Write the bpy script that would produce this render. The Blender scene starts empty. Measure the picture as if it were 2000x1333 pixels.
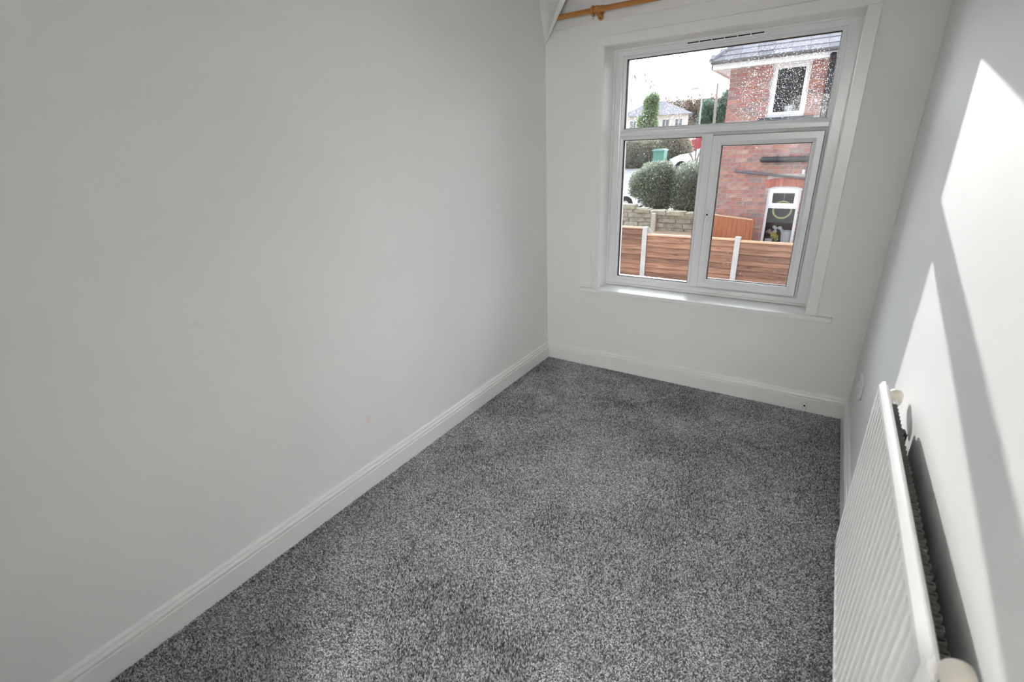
import bpy, bmesh, math, random
import numpy as np
from mathutils import Vector, Matrix, noise as mnoise

random.seed(7); rng = np.random.default_rng(11)
sc = bpy.context.scene
COL = sc.collection

# ------------------------------------------------------------------ camera, world, sun, exposure
W = 1.975                                    # room width (left wall x=0, window wall y=0, floor z=0)
CEIL, BACK = 2.42, -3.42
FILL_LAMP = 41.0                                  # brightness of the unseen globe added to fill the room
cam_d = bpy.data.cameras.new('camera'); cam = bpy.data.objects.new('camera', cam_d); COL.objects.link(cam)
yaw, pitch, roll = -0.58396, 0.37952, -0.03830
fw = Vector((math.sin(yaw)*math.cos(pitch), math.cos(yaw)*math.cos(pitch), -math.sin(pitch)))
rt = Vector((math.cos(yaw), -math.sin(yaw), 0)); up = rt.cross(fw)
rt2 = math.cos(roll)*rt + math.sin(roll)*up; up2 = -math.sin(roll)*rt + math.cos(roll)*up
M = Matrix((rt2, up2, -fw)).transposed().to_4x4(); M.translation = (1.68294, -3.0586, 1.52)
cam.matrix_world = M
cam_d.sensor_width = 36.0; cam_d.lens = 926.915*36/2000; cam_d.clip_start = .02; cam_d.clip_end = 400
cam_d.dof.use_dof = True; cam_d.dof.focus_distance = 3.0; cam_d.dof.aperture_fstop = 3.5
sc.camera = cam

SUN_DIR = Vector((.312, -1, -.243))          # direction the light travels
# thin bright haze: a white sky that brightens smoothly towards the low sun
world = bpy.data.worlds.new('hazy_sky'); sc.world = world; world.use_nodes = True
wn = world.node_tree; bg = wn.nodes['Background']
wg = wn.nodes.new('ShaderNodeNewGeometry'); wd = wn.nodes.new('ShaderNodeVectorMath'); wd.operation = 'DOT_PRODUCT'
wd.inputs[1].default_value = SUN_DIR.normalized()          # Incoming points back along the ray
wn.links.new(wg.outputs['Incoming'], wd.inputs[0])
wm = wn.nodes.new('ShaderNodeMapRange'); wm.inputs[1].default_value = -1; wm.inputs[2].default_value = 1; wm.inputs[3].default_value = 0; wm.inputs[4].default_value = 1
wn.links.new(wd.outputs['Value'], wm.inputs[0])
wp = wn.nodes.new('ShaderNodeMath'); wp.operation = 'POWER'; wp.inputs[1].default_value = 3.0; wn.links.new(wm.outputs[0], wp.inputs[0])
wa = wn.nodes.new('ShaderNodeMath'); wa.operation = 'MULTIPLY_ADD'; wa.inputs[1].default_value = 6.3; wa.inputs[2].default_value = 1.05; wn.links.new(wp.outputs[0], wa.inputs[0])
bg.inputs[0].default_value = (.88, .94, 1.0, 1); wn.links.new(wa.outputs[0], bg.inputs[1])

sun_d = bpy.data.lights.new('sun', 'SUN'); sun_d.energy = 3.1; sun_d.angle = math.radians(.6); sun_d.color = (1, .985, .955)
sun = bpy.data.objects.new('sun', sun_d); COL.objects.link(sun)
sun.rotation_euler = SUN_DIR.to_track_quat('-Z', 'Y').to_euler(); sun.location = (-5, 16, 9)

vs = sc.view_settings
vs.view_transform = 'Standard'; vs.look = 'None'; vs.gamma = 1.0; vs.use_curve_mapping = False
vs.exposure = 0.70
cy = sc.cycles
cy.use_denoising = True
cy.adaptive_threshold = .10; cy.adaptive_min_samples = 16; cy.use_light_tree = False
cy.max_bounces = 6; cy.diffuse_bounces = 5; cy.glossy_bounces = 4; cy.transparent_max_bounces = 24
cy.caustics_reflective = False; cy.caustics_refractive = False

# ------------------------------------------------------------------ materials
def mat(name, col, rough=.55, var=0.0, scale=8.0, bump=0.0, bscale=None, metal=0.0, stretch=None, spec=None, dist=.002):
    m = bpy.data.materials.new(name); m.use_nodes = True
    nt = m.node_tree; b = nt.nodes['Principled BSDF']
    b.inputs['Base Color'].default_value = (*col, 1); b.inputs['Roughness'].default_value = rough
    b.inputs['Metallic'].default_value = metal
    if spec is not None: b.inputs['Specular IOR Level'].default_value = spec
    tc = nt.nodes.new('ShaderNodeTexCoord'); vec = tc.outputs['Object']
    if stretch:
        mp = nt.nodes.new('ShaderNodeMapping'); mp.inputs['Scale'].default_value = stretch
        nt.links.new(vec, mp.inputs['Vector']); vec = mp.outputs['Vector']
    if var > 0:
        n = nt.nodes.new('ShaderNodeTexNoise'); n.inputs['Scale'].default_value = scale; n.inputs['Detail'].default_value = 5
        nt.links.new(vec, n.inputs['Vector'])
        r = nt.nodes.new('ShaderNodeValToRGB')
        r.color_ramp.elements[0].position = .3; r.color_ramp.elements[1].position = .7
        r.color_ramp.elements[0].color = (*[max(0, c*(1-var)) for c in col], 1)
        r.color_ramp.elements[1].color = (*[min(1, c*(1+var)) for c in col], 1)
        nt.links.new(n.outputs['Fac'], r.inputs['Fac']); nt.links.new(r.outputs['Color'], b.inputs['Base Color'])
    if bump > 0:
        n2 = nt.nodes.new('ShaderNodeTexNoise'); n2.inputs['Scale'].default_value = bscale or scale; n2.inputs['Detail'].default_value = 4
        nt.links.new(vec, n2.inputs['Vector'])
        bp = nt.nodes.new('ShaderNodeBump'); bp.inputs['Strength'].default_value = bump; bp.inputs['Distance'].default_value = dist
        nt.links.new(n2.outputs['Fac'], bp.inputs['Height']); nt.links.new(bp.outputs['Normal'], b.inputs['Normal'])
    return m

def random_mat(name, cols, rough=.8, bump=.3, bscale=60, attr=None, grain=.15, gscale=25, stretch=None):
    """colour picked per object (or per vertex attribute), with grain noise on top"""
    m = bpy.data.materials.new(name); m.use_nodes = True
    nt = m.node_tree; b = nt.nodes['Principled BSDF']; b.inputs['Roughness'].default_value = rough
    if attr:
        src = nt.nodes.new('ShaderNodeAttribute'); src.attribute_name = attr; out = src.outputs['Fac']
    else:
        src = nt.nodes.new('ShaderNodeObjectInfo'); out = src.outputs['Random']
    r = nt.nodes.new('ShaderNodeValToRGB'); cr = r.color_ramp
    while len(cr.elements) < len(cols): cr.elements.new(.5)
    for i, c in enumerate(cols):
        cr.elements[i].position = i/(len(cols)-1); cr.elements[i].color = (*c, 1)
    nt.links.new(out, r.inputs['Fac'])
    tc = nt.nodes.new('ShaderNodeTexCoord'); vec = tc.outputs['Object']
    if stretch:
        mp = nt.nodes.new('ShaderNodeMapping'); mp.inputs['Scale'].default_value = stretch
        nt.links.new(vec, mp.inputs['Vector']); vec = mp.outputs['Vector']
    n = nt.nodes.new('ShaderNodeTexNoise'); n.inputs['Scale'].default_value = gscale; n.inputs['Detail'].default_value = 6
    nt.links.new(vec, n.inputs['Vector'])
    mr = nt.nodes.new('ShaderNodeMapRange'); mr.inputs[1].default_value = .3; mr.inputs[2].default_value = .7
    mr.inputs[3].default_value = 1-grain; mr.inputs[4].default_value = 1+grain
    nt.links.new(n.outputs['Fac'], mr.inputs[0])
    mx = nt.nodes.new('ShaderNodeMix'); mx.data_type = 'RGBA'; mx.blend_type = 'MULTIPLY'; mx.inputs[0].default_value = 1
    nt.links.new(r.outputs['Color'], mx.inputs[6]); nt.links.new(mr.outputs[0], mx.inputs[7])
    nt.links.new(mx.outputs[2], b.inputs['Base Color'])
    if bump:
        bp = nt.nodes.new('ShaderNodeBump'); bp.inputs['Strength'].default_value = bump; bp.inputs['Distance'].default_value = .003
        nt.links.new(n.outputs['Fac'], bp.inputs['Height']); nt.links.new(bp.outputs['Normal'], b.inputs['Normal'])
    return m

def wall_mat(name, col, spots=()):
    """matt emulsion with faint roller texture; spots = (centre, radius, colour, strength) of real stains"""
    m = mat(name, col, .7, .012, 2.5, .10, 180, dist=.001)
    nt = m.node_tree; b = nt.nodes['Principled BSDF']
    prev = b.inputs['Base Color'].links[0].from_socket
    geo = nt.nodes.new('ShaderNodeNewGeometry')
    for c, rad, sc_, colr, k in spots:
        sub = nt.nodes.new('ShaderNodeVectorMath'); sub.operation = 'SUBTRACT'; sub.inputs[1].default_value = c
        nt.links.new(geo.outputs['Position'], sub.inputs[0])
        mul = nt.nodes.new('ShaderNodeVectorMath'); mul.operation = 'MULTIPLY'; mul.inputs[1].default_value = sc_
        nt.links.new(sub.outputs[0], mul.inputs[0])
        n = nt.nodes.new('ShaderNodeTexNoise'); n.inputs['Scale'].default_value = 9/rad*.05; n.inputs['Detail'].default_value = 3
        nt.links.new(geo.outputs['Position'], n.inputs['Vector'])
        ln = nt.nodes.new('ShaderNodeVectorMath'); ln.operation = 'LENGTH'; nt.links.new(mul.outputs[0], ln.inputs[0])
        ad = nt.nodes.new('ShaderNodeMath'); ad.operation = 'MULTIPLY_ADD'; ad.inputs[1].default_value = rad*1.2
        nt.links.new(n.outputs['Fac'], ad.inputs[0]); nt.links.new(ln.outputs['Value'], ad.inputs[2])
        mr = nt.nodes.new('ShaderNodeMapRange'); mr.interpolation_type = 'SMOOTHSTEP'
        mr.inputs[1].default_value = rad*.8; mr.inputs[2].default_value = rad*1.7; mr.inputs[3].default_value = k; mr.inputs[4].default_value = 0
        nt.links.new(ad.outputs[0], mr.inputs[0])
        mx = nt.nodes.new('ShaderNodeMix'); mx.data_type = 'RGBA'; mx.inputs[7].default_value = (*colr, 1)
        nt.links.new(mr.outputs[0], mx.inputs[0]); nt.links.new(prev, mx.inputs[6]); prev = mx.outputs[2]
    nt.links.new(prev, b.inputs['Base Color'])
    return m

def glass_mat(name, specks=0.0, film=.03, tint=(1, 1, 1), scale=170.0, mask=None):
    """clear pane with dried rain specks and a thin dusty film"""
    m = bpy.data.materials.new(name); m.use_nodes = True; nt = m.node_tree
    for n in list(nt.nodes): nt.nodes.remove(n)
    out = nt.nodes.new('ShaderNodeOutputMaterial')
    tr = nt.nodes.new('ShaderNodeBsdfTransparent'); tr.inputs[0].default_value = (*tint, 1)
    gl = nt.nodes.new('ShaderNodeBsdfGlossy'); gl.inputs['Roughness'].default_value = .02
    fr = nt.nodes.new('ShaderNodeFresnel'); fr.inputs[0].default_value = 1.45
    mul = nt.nodes.new('ShaderNodeMath'); mul.operation = 'MULTIPLY'; mul.inputs[1].default_value = .8
    nt.links.new(fr.outputs[0], mul.inputs[0])
    mix = nt.nodes.new('ShaderNodeMixShader'); nt.links.new(mul.outputs[0], mix.inputs[0])
    nt.links.new(tr.outputs[0], mix.inputs[1]); nt.links.new(gl.outputs[0], mix.inputs[2])
    tl = nt.nodes.new('ShaderNodeBsdfTranslucent'); tl.inputs[0].default_value = (.95, .95, .97, 1)
    tc = nt.nodes.new('ShaderNodeTexCoord')
    mix2 = nt.nodes.new('ShaderNodeMixShader')
    nt.links.new(mix.outputs[0], mix2.inputs[1]); nt.links.new(tl.outputs[0], mix2.inputs[2])
    nt.links.new(mix2.outputs[0], out.inputs[0])
    if specks > 0:
        v = nt.nodes.new('ShaderNodeTexVoronoi'); v.inputs['Scale'].default_value = scale
        mp = nt.nodes.new('ShaderNodeMapping'); mp.inputs['Scale'].default_value = (1, .01, 1)
        nt.links.new(tc.outputs['Object'], mp.inputs['Vector']); nt.links.new(mp.outputs['Vector'], v.inputs['Vector'])
        # only some cells carry a droplet, of varying size
        sep = nt.nodes.new('ShaderNodeSeparateColor'); nt.links.new(v.outputs['Color'], sep.inputs[0])
        rad = nt.nodes.new('ShaderNodeMapRange'); rad.inputs[1].default_value = 1-specks; rad.inputs[2].default_value = 1
        rad.inputs[3].default_value = .04; rad.inputs[4].default_value = .40
        nt.links.new(sep.outputs[0], rad.inputs[0])
        n = nt.nodes.new('ShaderNodeTexNoise'); n.inputs['Scale'].default_value = 3.0; n.inputs['Detail'].default_value = 2
        nt.links.new(tc.outputs['Object'], n.inputs['Vector'])
        dn = nt.nodes.new('ShaderNodeMapRange'); dn.inputs[1].default_value = .30; dn.inputs[2].default_value = .50
        nt.links.new(n.outputs['Fac'], dn.inputs[0])
        r2 = nt.nodes.new('ShaderNodeMath'); r2.operation = 'MULTIPLY'; nt.links.new(rad.outputs[0], r2.inputs[0]); nt.links.new(dn.outputs[0], r2.inputs[1])
        lt = nt.nodes.new('ShaderNodeMath'); lt.operation = 'SUBTRACT'; nt.links.new(r2.outputs[0], lt.inputs[0]); nt.links.new(v.outputs['Distance'], lt.inputs[1])
        st = nt.nodes.new('ShaderNodeMapRange'); st.inputs[1].default_value = 0; st.inputs[2].default_value = .10
        st.inputs[3].default_value = film; st.inputs[4].default_value = .6
        nt.links.new(lt.outputs[0], st.inputs[0]); nt.links.new(st.outputs[0], mix2.inputs[0])
    else:
        mix2.inputs[0].default_value = film
    return m

M_ = {}
M_['wall'] = wall_mat('wall_emulsion', (.825, .825, .815))
M_['wall_left'] = wall_mat('wall_emulsion_marked', (.825, .825, .815), [((0, -1.79, .35), .018, (1, 1.0, .45), (.80, .62, .62), .45), ((0, -2.39, 1.03), .02, (1, 1, 1.8), (.70, .69, .66), .3)])
M_['wall_right'] = wall_mat('wall_emulsion_stained', (.825, .825, .815), [((W, -2.0, .66), .09, (1, .22, 1), (.46, .36, .24), .55)])
M_['gloss'] = mat('white_gloss_paint', (.83, .83, .82), .28, .01, 3, .05, 60, dist=.0008)
M_['upvc'] = mat('white_upvc', (.80, .81, .81), .25)
M_['gasket'] = mat('black_rubber_gasket', (.008, .008, .009), .6)
M_['darkhole'] = mat('dark_slot', (.01, .01, .01), .9)
M_['rad'] = mat('white_radiator_enamel', (.82, .82, .81), .22)
M_['fin'] = mat('dusty_convector_steel', (.15, .148, .14), .6, .2, 30)
M_['bracket'] = mat('dark_steel_bracket', (.06, .06, .06), .5, metal=.6)
M_['cream'] = mat('cream_plastic', (.74, .70, .60), .35)
M_['plastic'] = mat('white_socket_plastic', (.825, .825, .815), .3)
M_['chrome'] = mat('screw_metal', (.45, .45, .44), .3, metal=1)
M_['pine'] = mat('varnished_pine', (.50, .22, .055), .3, .25, 14, .1, 40, stretch=(.15, 4, 4))
M_['pine_plain'] = mat('varnished_pine_bracket', (.50, .21, .05), .35, .15, 20)
M_['glass_up'] = glass_mat('rain_specked_glass', .78, 0.0, scale=260)
M_['glass'] = glass_mat('dusty_window_glass', .014, 0.0, scale=190)
M_['nglass'] = glass_mat('neighbour_glass', 0, .0)

# ------------------------------------------------------------------ mesh helpers
def new_obj(name, data): 
    o = bpy.data.objects.new(name, data); COL.objects.link(o); return o
def thing(name, label, cat, loc=(0, 0, 0), group=None, kind=None):
    o = new_obj(name, None); o.location = loc; o.empty_display_size = .1
    if label: o['label'] = label
    if cat: o['category'] = cat
    if group: o['group'] = group
    if kind: o['kind'] = kind
    return o
def root_loc(o):
    v = Vector((0, 0, 0))
    while o: v += Vector(o.location); o = o.parent
    return v
def obj(name, bm, m, parent=None, loc=None, label=None, cat=None, group=None, kind=None, smooth=None):
    """bm holds world coordinates; the origin goes to loc (or the parent's base)"""
    base = root_loc(parent) if parent else Vector(loc or (0, 0, 0))
    bmesh.ops.translate(bm, verts=bm.verts, vec=-base)
    bmesh.ops.recalc_face_normals(bm, faces=bm.faces)
    me = bpy.data.meshes.new(name); bm.to_mesh(me); bm.free()
    if m is not None:
        for x in (m if isinstance(m, (list, tuple)) else [m]): me.materials.append(x)
    o = new_obj(name, me)
    if parent: o.parent = parent
    else: o.location = base
    if smooth is not None:
        for p in me.polygons: p.use_smooth = True
        if smooth < 180:
            try: me.set_sharp_from_angle(angle=math.radians(smooth))
            except Exception: pass
    for k, v in (('label', label), ('category', cat), ('group', group), ('kind', kind)):
        if v: o[k] = v
    return o
def B(): return bmesh.new()
def box(bm, x0, x1, y0, y1, z0, z1, bev=0.0, seg=1):
    vs_ = [bm.verts.new((x, y, z)) for x in (x0, x1) for y in (y0, y1) for z in (z0, z1)]
    f = [(0, 1, 3, 2), (4, 6, 7, 5), (0, 4, 5, 1), (2, 3, 7, 6), (0, 2, 6, 4), (1, 5, 7, 3)]
    fs = [bm.faces.new([vs_[i] for i in q]) for q in f]
    if bev > 0:
        es = list({e for q in fs for e in q.edges})
        bmesh.ops.bevel(bm, geom=es, offset=bev, segments=seg, affect='EDGES', profile=.5)
    return bm
def prism(bm, poly, axis, a, b, a_off=None, b_off=None):
    """poly: 2D points in the two other axes (x<y<z order); extruded along axis from a to b. *_off: per-point end shifts (mitres)"""
    def P(u, v, w):
        return {'x': (w, u, v), 'y': (u, w, v), 'z': (u, v, w)}[axis]
    n = len(poly)
    A = [bm.verts.new(P(u, v, a + (a_off[i] if a_off else 0))) for i, (u, v) in enumerate(poly)]
    Bv = [bm.verts.new(P(u, v, b + (b_off[i] if b_off else 0))) for i, (u, v) in enumerate(poly)]
    for i in range(n):
        j = (i+1) % n; bm.faces.new((A[i], A[j], Bv[j], Bv[i]))
    bm.faces.new(A); bm.faces.new(list(reversed(Bv)))
    return bm
def ring(bm, x0, x1, z0, z1, prof, sides=(1, 1, 1, 1)):
    """mitred rectangular frame in the xz plane; prof = [(inset, y)], sides scale the inset at left, right, bottom, top"""
    loops = []
    for i, y in prof:
        X0, X1, Z0, Z1 = x0+i*sides[0], x1-i*sides[1], z0+i*sides[2], z1-i*sides[3]
        loops.append([bm.verts.new(c) for c in ((X0, y, Z0), (X1, y, Z0), (X1, y, Z1), (X0, y, Z1))])
    for a, b in zip(loops, loops[1:] + loops[:1]):
        for k in range(4):
            l = (k+1) % 4; bm.faces.new((a[k], a[l], b[l], b[k]))
    return bm
def tube(bm, pts, r, seg=10, caps=True, r_list=None):
    pts = [Vector(p) for p in pts]; rings = []
    ref = None
    for i, p in enumerate(pts):
        t = (pts[min(i+1, len(pts)-1)] - pts[max(i-1, 0)]).normalized()
        if ref is None: ref = Vector((0, 0, 1)) if abs(t.z) < .9 else Vector((1, 0, 0))
        u = t.cross(ref).normalized(); v = t.cross(u).normalized(); ref = -v if abs(v.dot(t)) < .9 else ref
        rr = r_list[i] if r_list else r
        rings.append([bm.verts.new(p + rr*(math.cos(2*math.pi*k/seg)*u + math.sin(2*math.pi*k/seg)*v)) for k in range(seg)])
    for a, b in zip(rings, rings[1:]):
        for k in range(seg):
            l = (k+1) % seg; bm.faces.new((a[k], a[l], b[l], b[k]))
    if caps:
        bm.faces.new(list(reversed(rings[0]))); bm.faces.new(rings[-1])
    return bm
def lathe(bm, c, prof, seg=20, axis='z'):
    """prof = [(radius, height)] about an axis through c"""
    c = Vector(c); rings = []
    for r, h in prof:
        row = []
        for k in range(seg):
            a = 2*math.pi*k/seg; u, v = max(r, 1e-4)*math.cos(a), max(r, 1e-4)*math.sin(a)
            row.append(bm.verts.new(c + Vector({'z': (u, v, h), 'y': (u, h, v), 'x': (h, u, v)}[axis])))
        rings.append(row)
    for a, b in zip(rings, rings[1:]):
        for k in range(seg):
            l = (k+1) % seg; bm.faces.new((a[k], a[l], b[l], b[k]))
    bm.faces.new(list(reversed(rings[0]))); bm.faces.new(rings[-1])
    return bm
def torus(bm, c, R, r, axis='y', seg=24, ts=8, a0=0, a1=2*math.pi):
    c = Vector(c); rows = []; full = abs(a1-a0-2*math.pi) < 1e-6
    for i in range(seg if full else seg+1):
        a = a0 + (a1-a0)*i/seg; row = []
        for k in range(ts):
            b = 2*math.pi*k/ts; q = R + r*math.cos(b); h = r*math.sin(b)
            row.append(bm.verts.new(c + Vector({'y': (q*math.cos(a), h, q*math.sin(a)), 'x': (h, q*math.cos(a), q*math.sin(a)), 'z': (q*math.cos(a), q*math.sin(a), h)}[axis])))
        rows.append(row)
    n = len(rows)
    for i in range(n if full else n-1):
        a, b = rows[i], rows[(i+1) % n]
        for k in range(ts):
            l = (k+1) % ts; bm.faces.new((a[k], a[l], b[l], b[k]))
    return bm
def copy_tree(o, parent=None):
    c = o.copy(); COL.objects.link(c); c.parent = parent
    for ch in list(o.children): copy_tree(ch, c)
    return c

# ================================================================== THE ROOM
bm = B(); box(bm, -.12, W+.12, BACK-.12, .30, -.20, -.008)
obj('floor', bm, mat('subfloor_boards', (.30, .22, .14), .7, .2, 6), kind='structure', label='boarded floor under the grey carpet')
bm = B(); box(bm, -.12, W+.12, BACK-.12, .30, CEIL, CEIL+.12)
obj('ceiling', bm, M_['wall'], kind='structure', label='flat white ceiling above the room')
bm = B(); box(bm, -.12, 0, BACK-.12, .29, -.20, CEIL)
obj('wall_left', bm, M_['wall_left'], kind='structure', label='long bare white wall left of the window')
bm = B(); box(bm, W, W+.12, BACK-.12, .29, -.20, CEIL)
obj('wall_right', bm, M_['wall_right'], kind='structure', label='white wall behind the radiator catching the sun')
XL, XR, ZS, ZT, FR = .403, 1.677, .570, 2.082, .170      # window opening and the depth of the frame's face
bm = B()
box(bm, 0, XL, 0, .29, -.2, CEIL); box(bm, XR, W, 0, .29, -.2, CEIL)
box(bm, XL, XR, 0, .29, -.2, ZS); box(bm, XL, XR, 0, .29, ZT, CEIL)
obj('wall_far', bm, M_['wall'], kind='structure', label='white end wall with the window in it')
DX0, DX1, DZ = 1.10, 1.86, 2.0
bm = B()
box(bm, 0, DX0, BACK-.12, BACK, -.2, CEIL); box(bm, DX1, W, BACK-.12, BACK, -.2, CEIL); box(bm, DX0, DX1, BACK-.12, BACK, DZ, CEIL)
obj('wall_back', bm, M_['wall'], kind='structure', label='white wall with the door behind the viewer')
d = thing('door_1', 'white panelled door standing open onto the landing behind the viewer', None, (DX0, BACK-.12, 0), kind='structure')
LB = BACK-.12                                              # the leaf is swung back against the landing wall
bm = B(); box(bm, DX0-.036, DX0+.004, LB-.78, LB-.01, .006, DZ-.004, .002); leaf = obj('door_leaf', bm, M_['gloss'], d)
for (a, b) in ((.16, .85), (1.02, 1.86)):
    for (y0, y1) in ((LB-.70, LB-.44), (LB-.36, LB-.10)):
        bm = B(); ring(bm, y0, y1, a, b, [(0, 0), (.006, .008), (.02, .008), (.026, 0)])
        for v in bm.verts: v.co = Vector((DX0+.004+v.co.y, v.co.x, v.co.z))
        obj('panel_moulding', bm, M_['gloss'], leaf)
bm = B(); lathe(bm, (DX0+.004, LB-.71, 1.0), [(.025, 0), (.025, .008), (.01, .012), (.01, .04), (.02, .046), (.027, .06), (.02, .075), (.001, .08)], 16, 'x'); obj('door_knob', bm, M_['chrome'], leaf, smooth=40)
bm = B()
for b_ in ((DX0-.06, DX0, 0, DZ+.06), (DX1, DX1+.06, 0, DZ+.06), (DX0, DX1, DZ, DZ+.06)): box(bm, b_[0], b_[1], BACK, BACK+.014, b_[2], b_[3], .002)
obj('door_architrave', bm, M_['gloss'], d)
# the landing beyond the doorway
LX0, LX1, LY0 = .35, 2.30, -5.10
bm = B(); box(bm, LX0, LX1, LY0, LB, -.2, -.005); obj('floor_landing', bm, mat('landing_carpet', (.30, .30, .31), .95, .2, 200), kind='structure', label='grey floor of the landing behind the doorway')
bm = B(); box(bm, LX0-.1, LX0, LY0, LB, -.2, CEIL); box(bm, LX1, LX1+.1, LY0, LB, -.2, CEIL); box(bm, LX0-.1, LX1+.1, LY0-.1, LY0, -.2, CEIL); box(bm, W+.12, LX1+.1, LB, LB+.1, -.2, CEIL)
obj('wall_landing', bm, M_['wall'], kind='structure', label='white walls of the landing behind the doorway')
bm = B(); box(bm, LX0-.1, LX1+.1, LY0-.1, LB, CEIL, CEIL+.1); obj('ceiling_landing', bm, M_['wall'], kind='structure', label='white ceiling of the landing')
lx, ly = 1.95, -4.72
t = thing('added_fill_lamp', 'unseen white globe lamp added behind the viewer to brighten the room', 'fill lamp', (lx, ly, CEIL))  # added lamp, out of view, fills the room through the doorway
bm = B(); lathe(bm, (lx, ly, CEIL-.05), [(.05, 0), (.06, .02), (.06, .05)], 20); obj('ceiling_rose', bm, M_['plastic'], t, smooth=40)
bm = B(); tube(bm, [(lx, ly, CEIL-.04), (lx, ly, 2.06)], .004, 8); obj('flex', bm, M_['plastic'], t)
em = bpy.data.materials.new('fill_light_globe'); em.use_nodes = True; em.node_tree.nodes['Principled BSDF'].inputs['Emission Color'].default_value = (1, .985, .96, 1); em.node_tree.nodes['Principled BSDF'].inputs['Emission Strength'].default_value = FILL_LAMP
bm = B(); r_ = bmesh.ops.create_uvsphere(bm, u_segments=24, v_segments=14, radius=.22)
for v in bm.verts: v.co += Vector((lx, ly, 1.85))
obj('fill_globe', bm, em, t, smooth=180)

# skirting boards: moulded profile (projection, height), mitred at the corners
SK = [(0, 0), (.018, 0), (.018, .080), (.0170, .0815), (.0135, .0835), (.0135, .0865), (.0165, .0885), (.0180, .0930), (.0180, .0975), (.0160, .1020), (.0115, .1045), (.0105, .1070), (.0125, .1090), (.0120, .1150), (.0090, .1205), (.0045, .1228), (0, .1228)]
zlow = [(p, z-.01 if z == 0 else z) for p, z in SK]
mit = [p for p, _ in zlow]; neg = [-p for p in mit]
bm = B(); prism(bm, [(p, z) for p, z in zlow], 'y', BACK, 0, mit, neg)
obj('baseboard_left', bm, M_['gloss'], kind='structure', label='white moulded skirting along the left wall')
bm = B(); prism(bm, [(-p, z) for p, z in zlow], 'x', 0, W, mit, neg)
obj('baseboard_far', bm, M_['gloss'], kind='structure', label='white moulded skirting under the window')
bm = B(); prism(bm, [(W-p, z) for p, z in zlow], 'y', BACK, 0, mit, neg)
obj('baseboard_right', bm, M_['gloss'], kind='structure', label='white moulded skirting below the radiator')
bm = B(); prism(bm, [(BACK+p, z) for p, z in zlow], 'x', 0, DX0-.05, mit, None)
obj('baseboard_back', bm, M_['gloss'], kind='structure', label='white moulded skirting beside the door')

# window architrave, the board over it, and the plastered wedge in the corner
tr = thing('trim_1', 'flat white architrave boards round the window', None, (XL, 0, ZS), kind='structure')
for nm, b_ in (('side_board', (XL-.046, XL, -.012, 0, .598, ZT+.0)), ('side_board', (XR, XR+.055, -.012, 0, .598, ZT+.0)), ('head_board', (XL-.046, XR+.055, -.012, 0, ZT, ZT+.051))):
    bm = B(); box(bm, *b_, .0025, 2); obj(nm, bm, M_['gloss'], tr)
bm = B(); prism(bm, [(0, 2.212), (-.012, 2.208), (-.016, 2.213), (-.016, CEIL), (0, CEIL)], 'x', 0, W)
obj('trim_2', bm, M_['gloss'], kind='structure', label='white painted board above the window carrying the curtain pole')
# wedge: tip low in the corner, swelling towards the ceiling
bm = B(); rows = []
for t in np.linspace(0, 1.30, 9):
    z = min(2.140 + t*.205, CEIL); t = max(t, .01)
    dl, x1, y1, x2, y2 = .072*t, .216*t, .195*t, .267*t, .192*t   # contact on the left wall, then the two edges of the narrow lit face
    pts = [(0, -dl)]
    for s_ in np.linspace(0, 1, 7)[1:-1]:                    # soft hollow where it dies into the left wall
        w_ = s_**1.6; pts.append((x1*s_, -(dl*(1-w_) + y1*w_)))
    pts += [(x1, -y1), (x2, -y2), (x2*.3, 0), (0, 0)]
    rows.append([bm.verts.new((x, y, z)) for x, y in pts])
for a, b in zip(rows, rows[1:]):
    n = len(a)
    for k in range(n): bm.faces.new((a[k], a[(k+1) % n], b[(k+1) % n], b[k]))
bm.faces.new(rows[0]); bm.faces.new(rows[-1])
obj('trim_3', bm, M_['gloss'], kind='structure', label='small white boxed wedge in the corner left of the curtain pole', smooth=35)

# ---------------------------------------------------------------- the window
win = thing('window_1', 'white plastic framed window with a fixed top light and a side opening sash', None, (XL, FR, ZS), kind='structure')
FX0, FX1, FZ0, FZ1 = XL+.004, XR-.008, .590, 2.080
GL, GR, GB, GT = .476, 1.592, .656, 2.026              # daylight edges of the outer frame
TZ0, TZ1 = 1.563, 1.630; MX0, MX1 = .967, 1.040
sd = ((GL-FX0), (FX1-GR), (GB-FZ0), (FZ1-GT))
prof = [(0, FR+.07), (0, FR), (.62, FR), (.70, FR+.002), (.76, FR+.010), (.97, FR+.016), (1, FR+.020), (1, FR+.07)]
bm = B(); ring(bm, FX0, FX1, FZ0, FZ1, prof, sd); obj('outer_frame', bm, M_['upvc'], win)
y = FR
bm = B(); prism(bm, [(y+.07, TZ0), (y+.020, TZ0), (y+.016, TZ0+.003), (y+.010, TZ0+.017), (y, TZ0+.024), (y, TZ1-.024), (y+.010, TZ1-.017), (y+.016, TZ1-.003), (y+.020, TZ1), (y+.07, TZ1)], 'x', GL-.018, GR+.018)
obj('transom', bm, M_['upvc'], win)
bm = B(); prism(bm, [(MX0, y+.07), (MX0, y+.020), (MX0+.003, y+.016), (MX0+.017, y+.010), (MX0+.024, y), (MX1, y), (MX1, y+.07)], 'z', GB-.012, TZ0+.012)
obj('mullion', bm, M_['upvc'], win)
# black gaskets and panes of the two fixed lights
def light_pane(x0, x1, z0, z1, m, parent, yy=FR+.030):
    bm = B(); ring(bm, x0-.002, x1+.002, z0-.002, z1+.002, [(0, yy-.010), (.0035, yy-.010), (.006, yy-.002), (.006, yy+.012), (0, yy+.012)]); obj('gasket', bm, M_['gasket'], parent)
    bm = B(); box(bm, x0-.001, x1+.001, yy, yy+.004, z0-.001, z1+.001); obj('glass_pane', bm, m, parent)
light_pane(GL, GR, TZ1, GT, M_['glass_up'], win)
light_pane(GL, MX0, GB, TZ0, M_['glass'], win)
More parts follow.
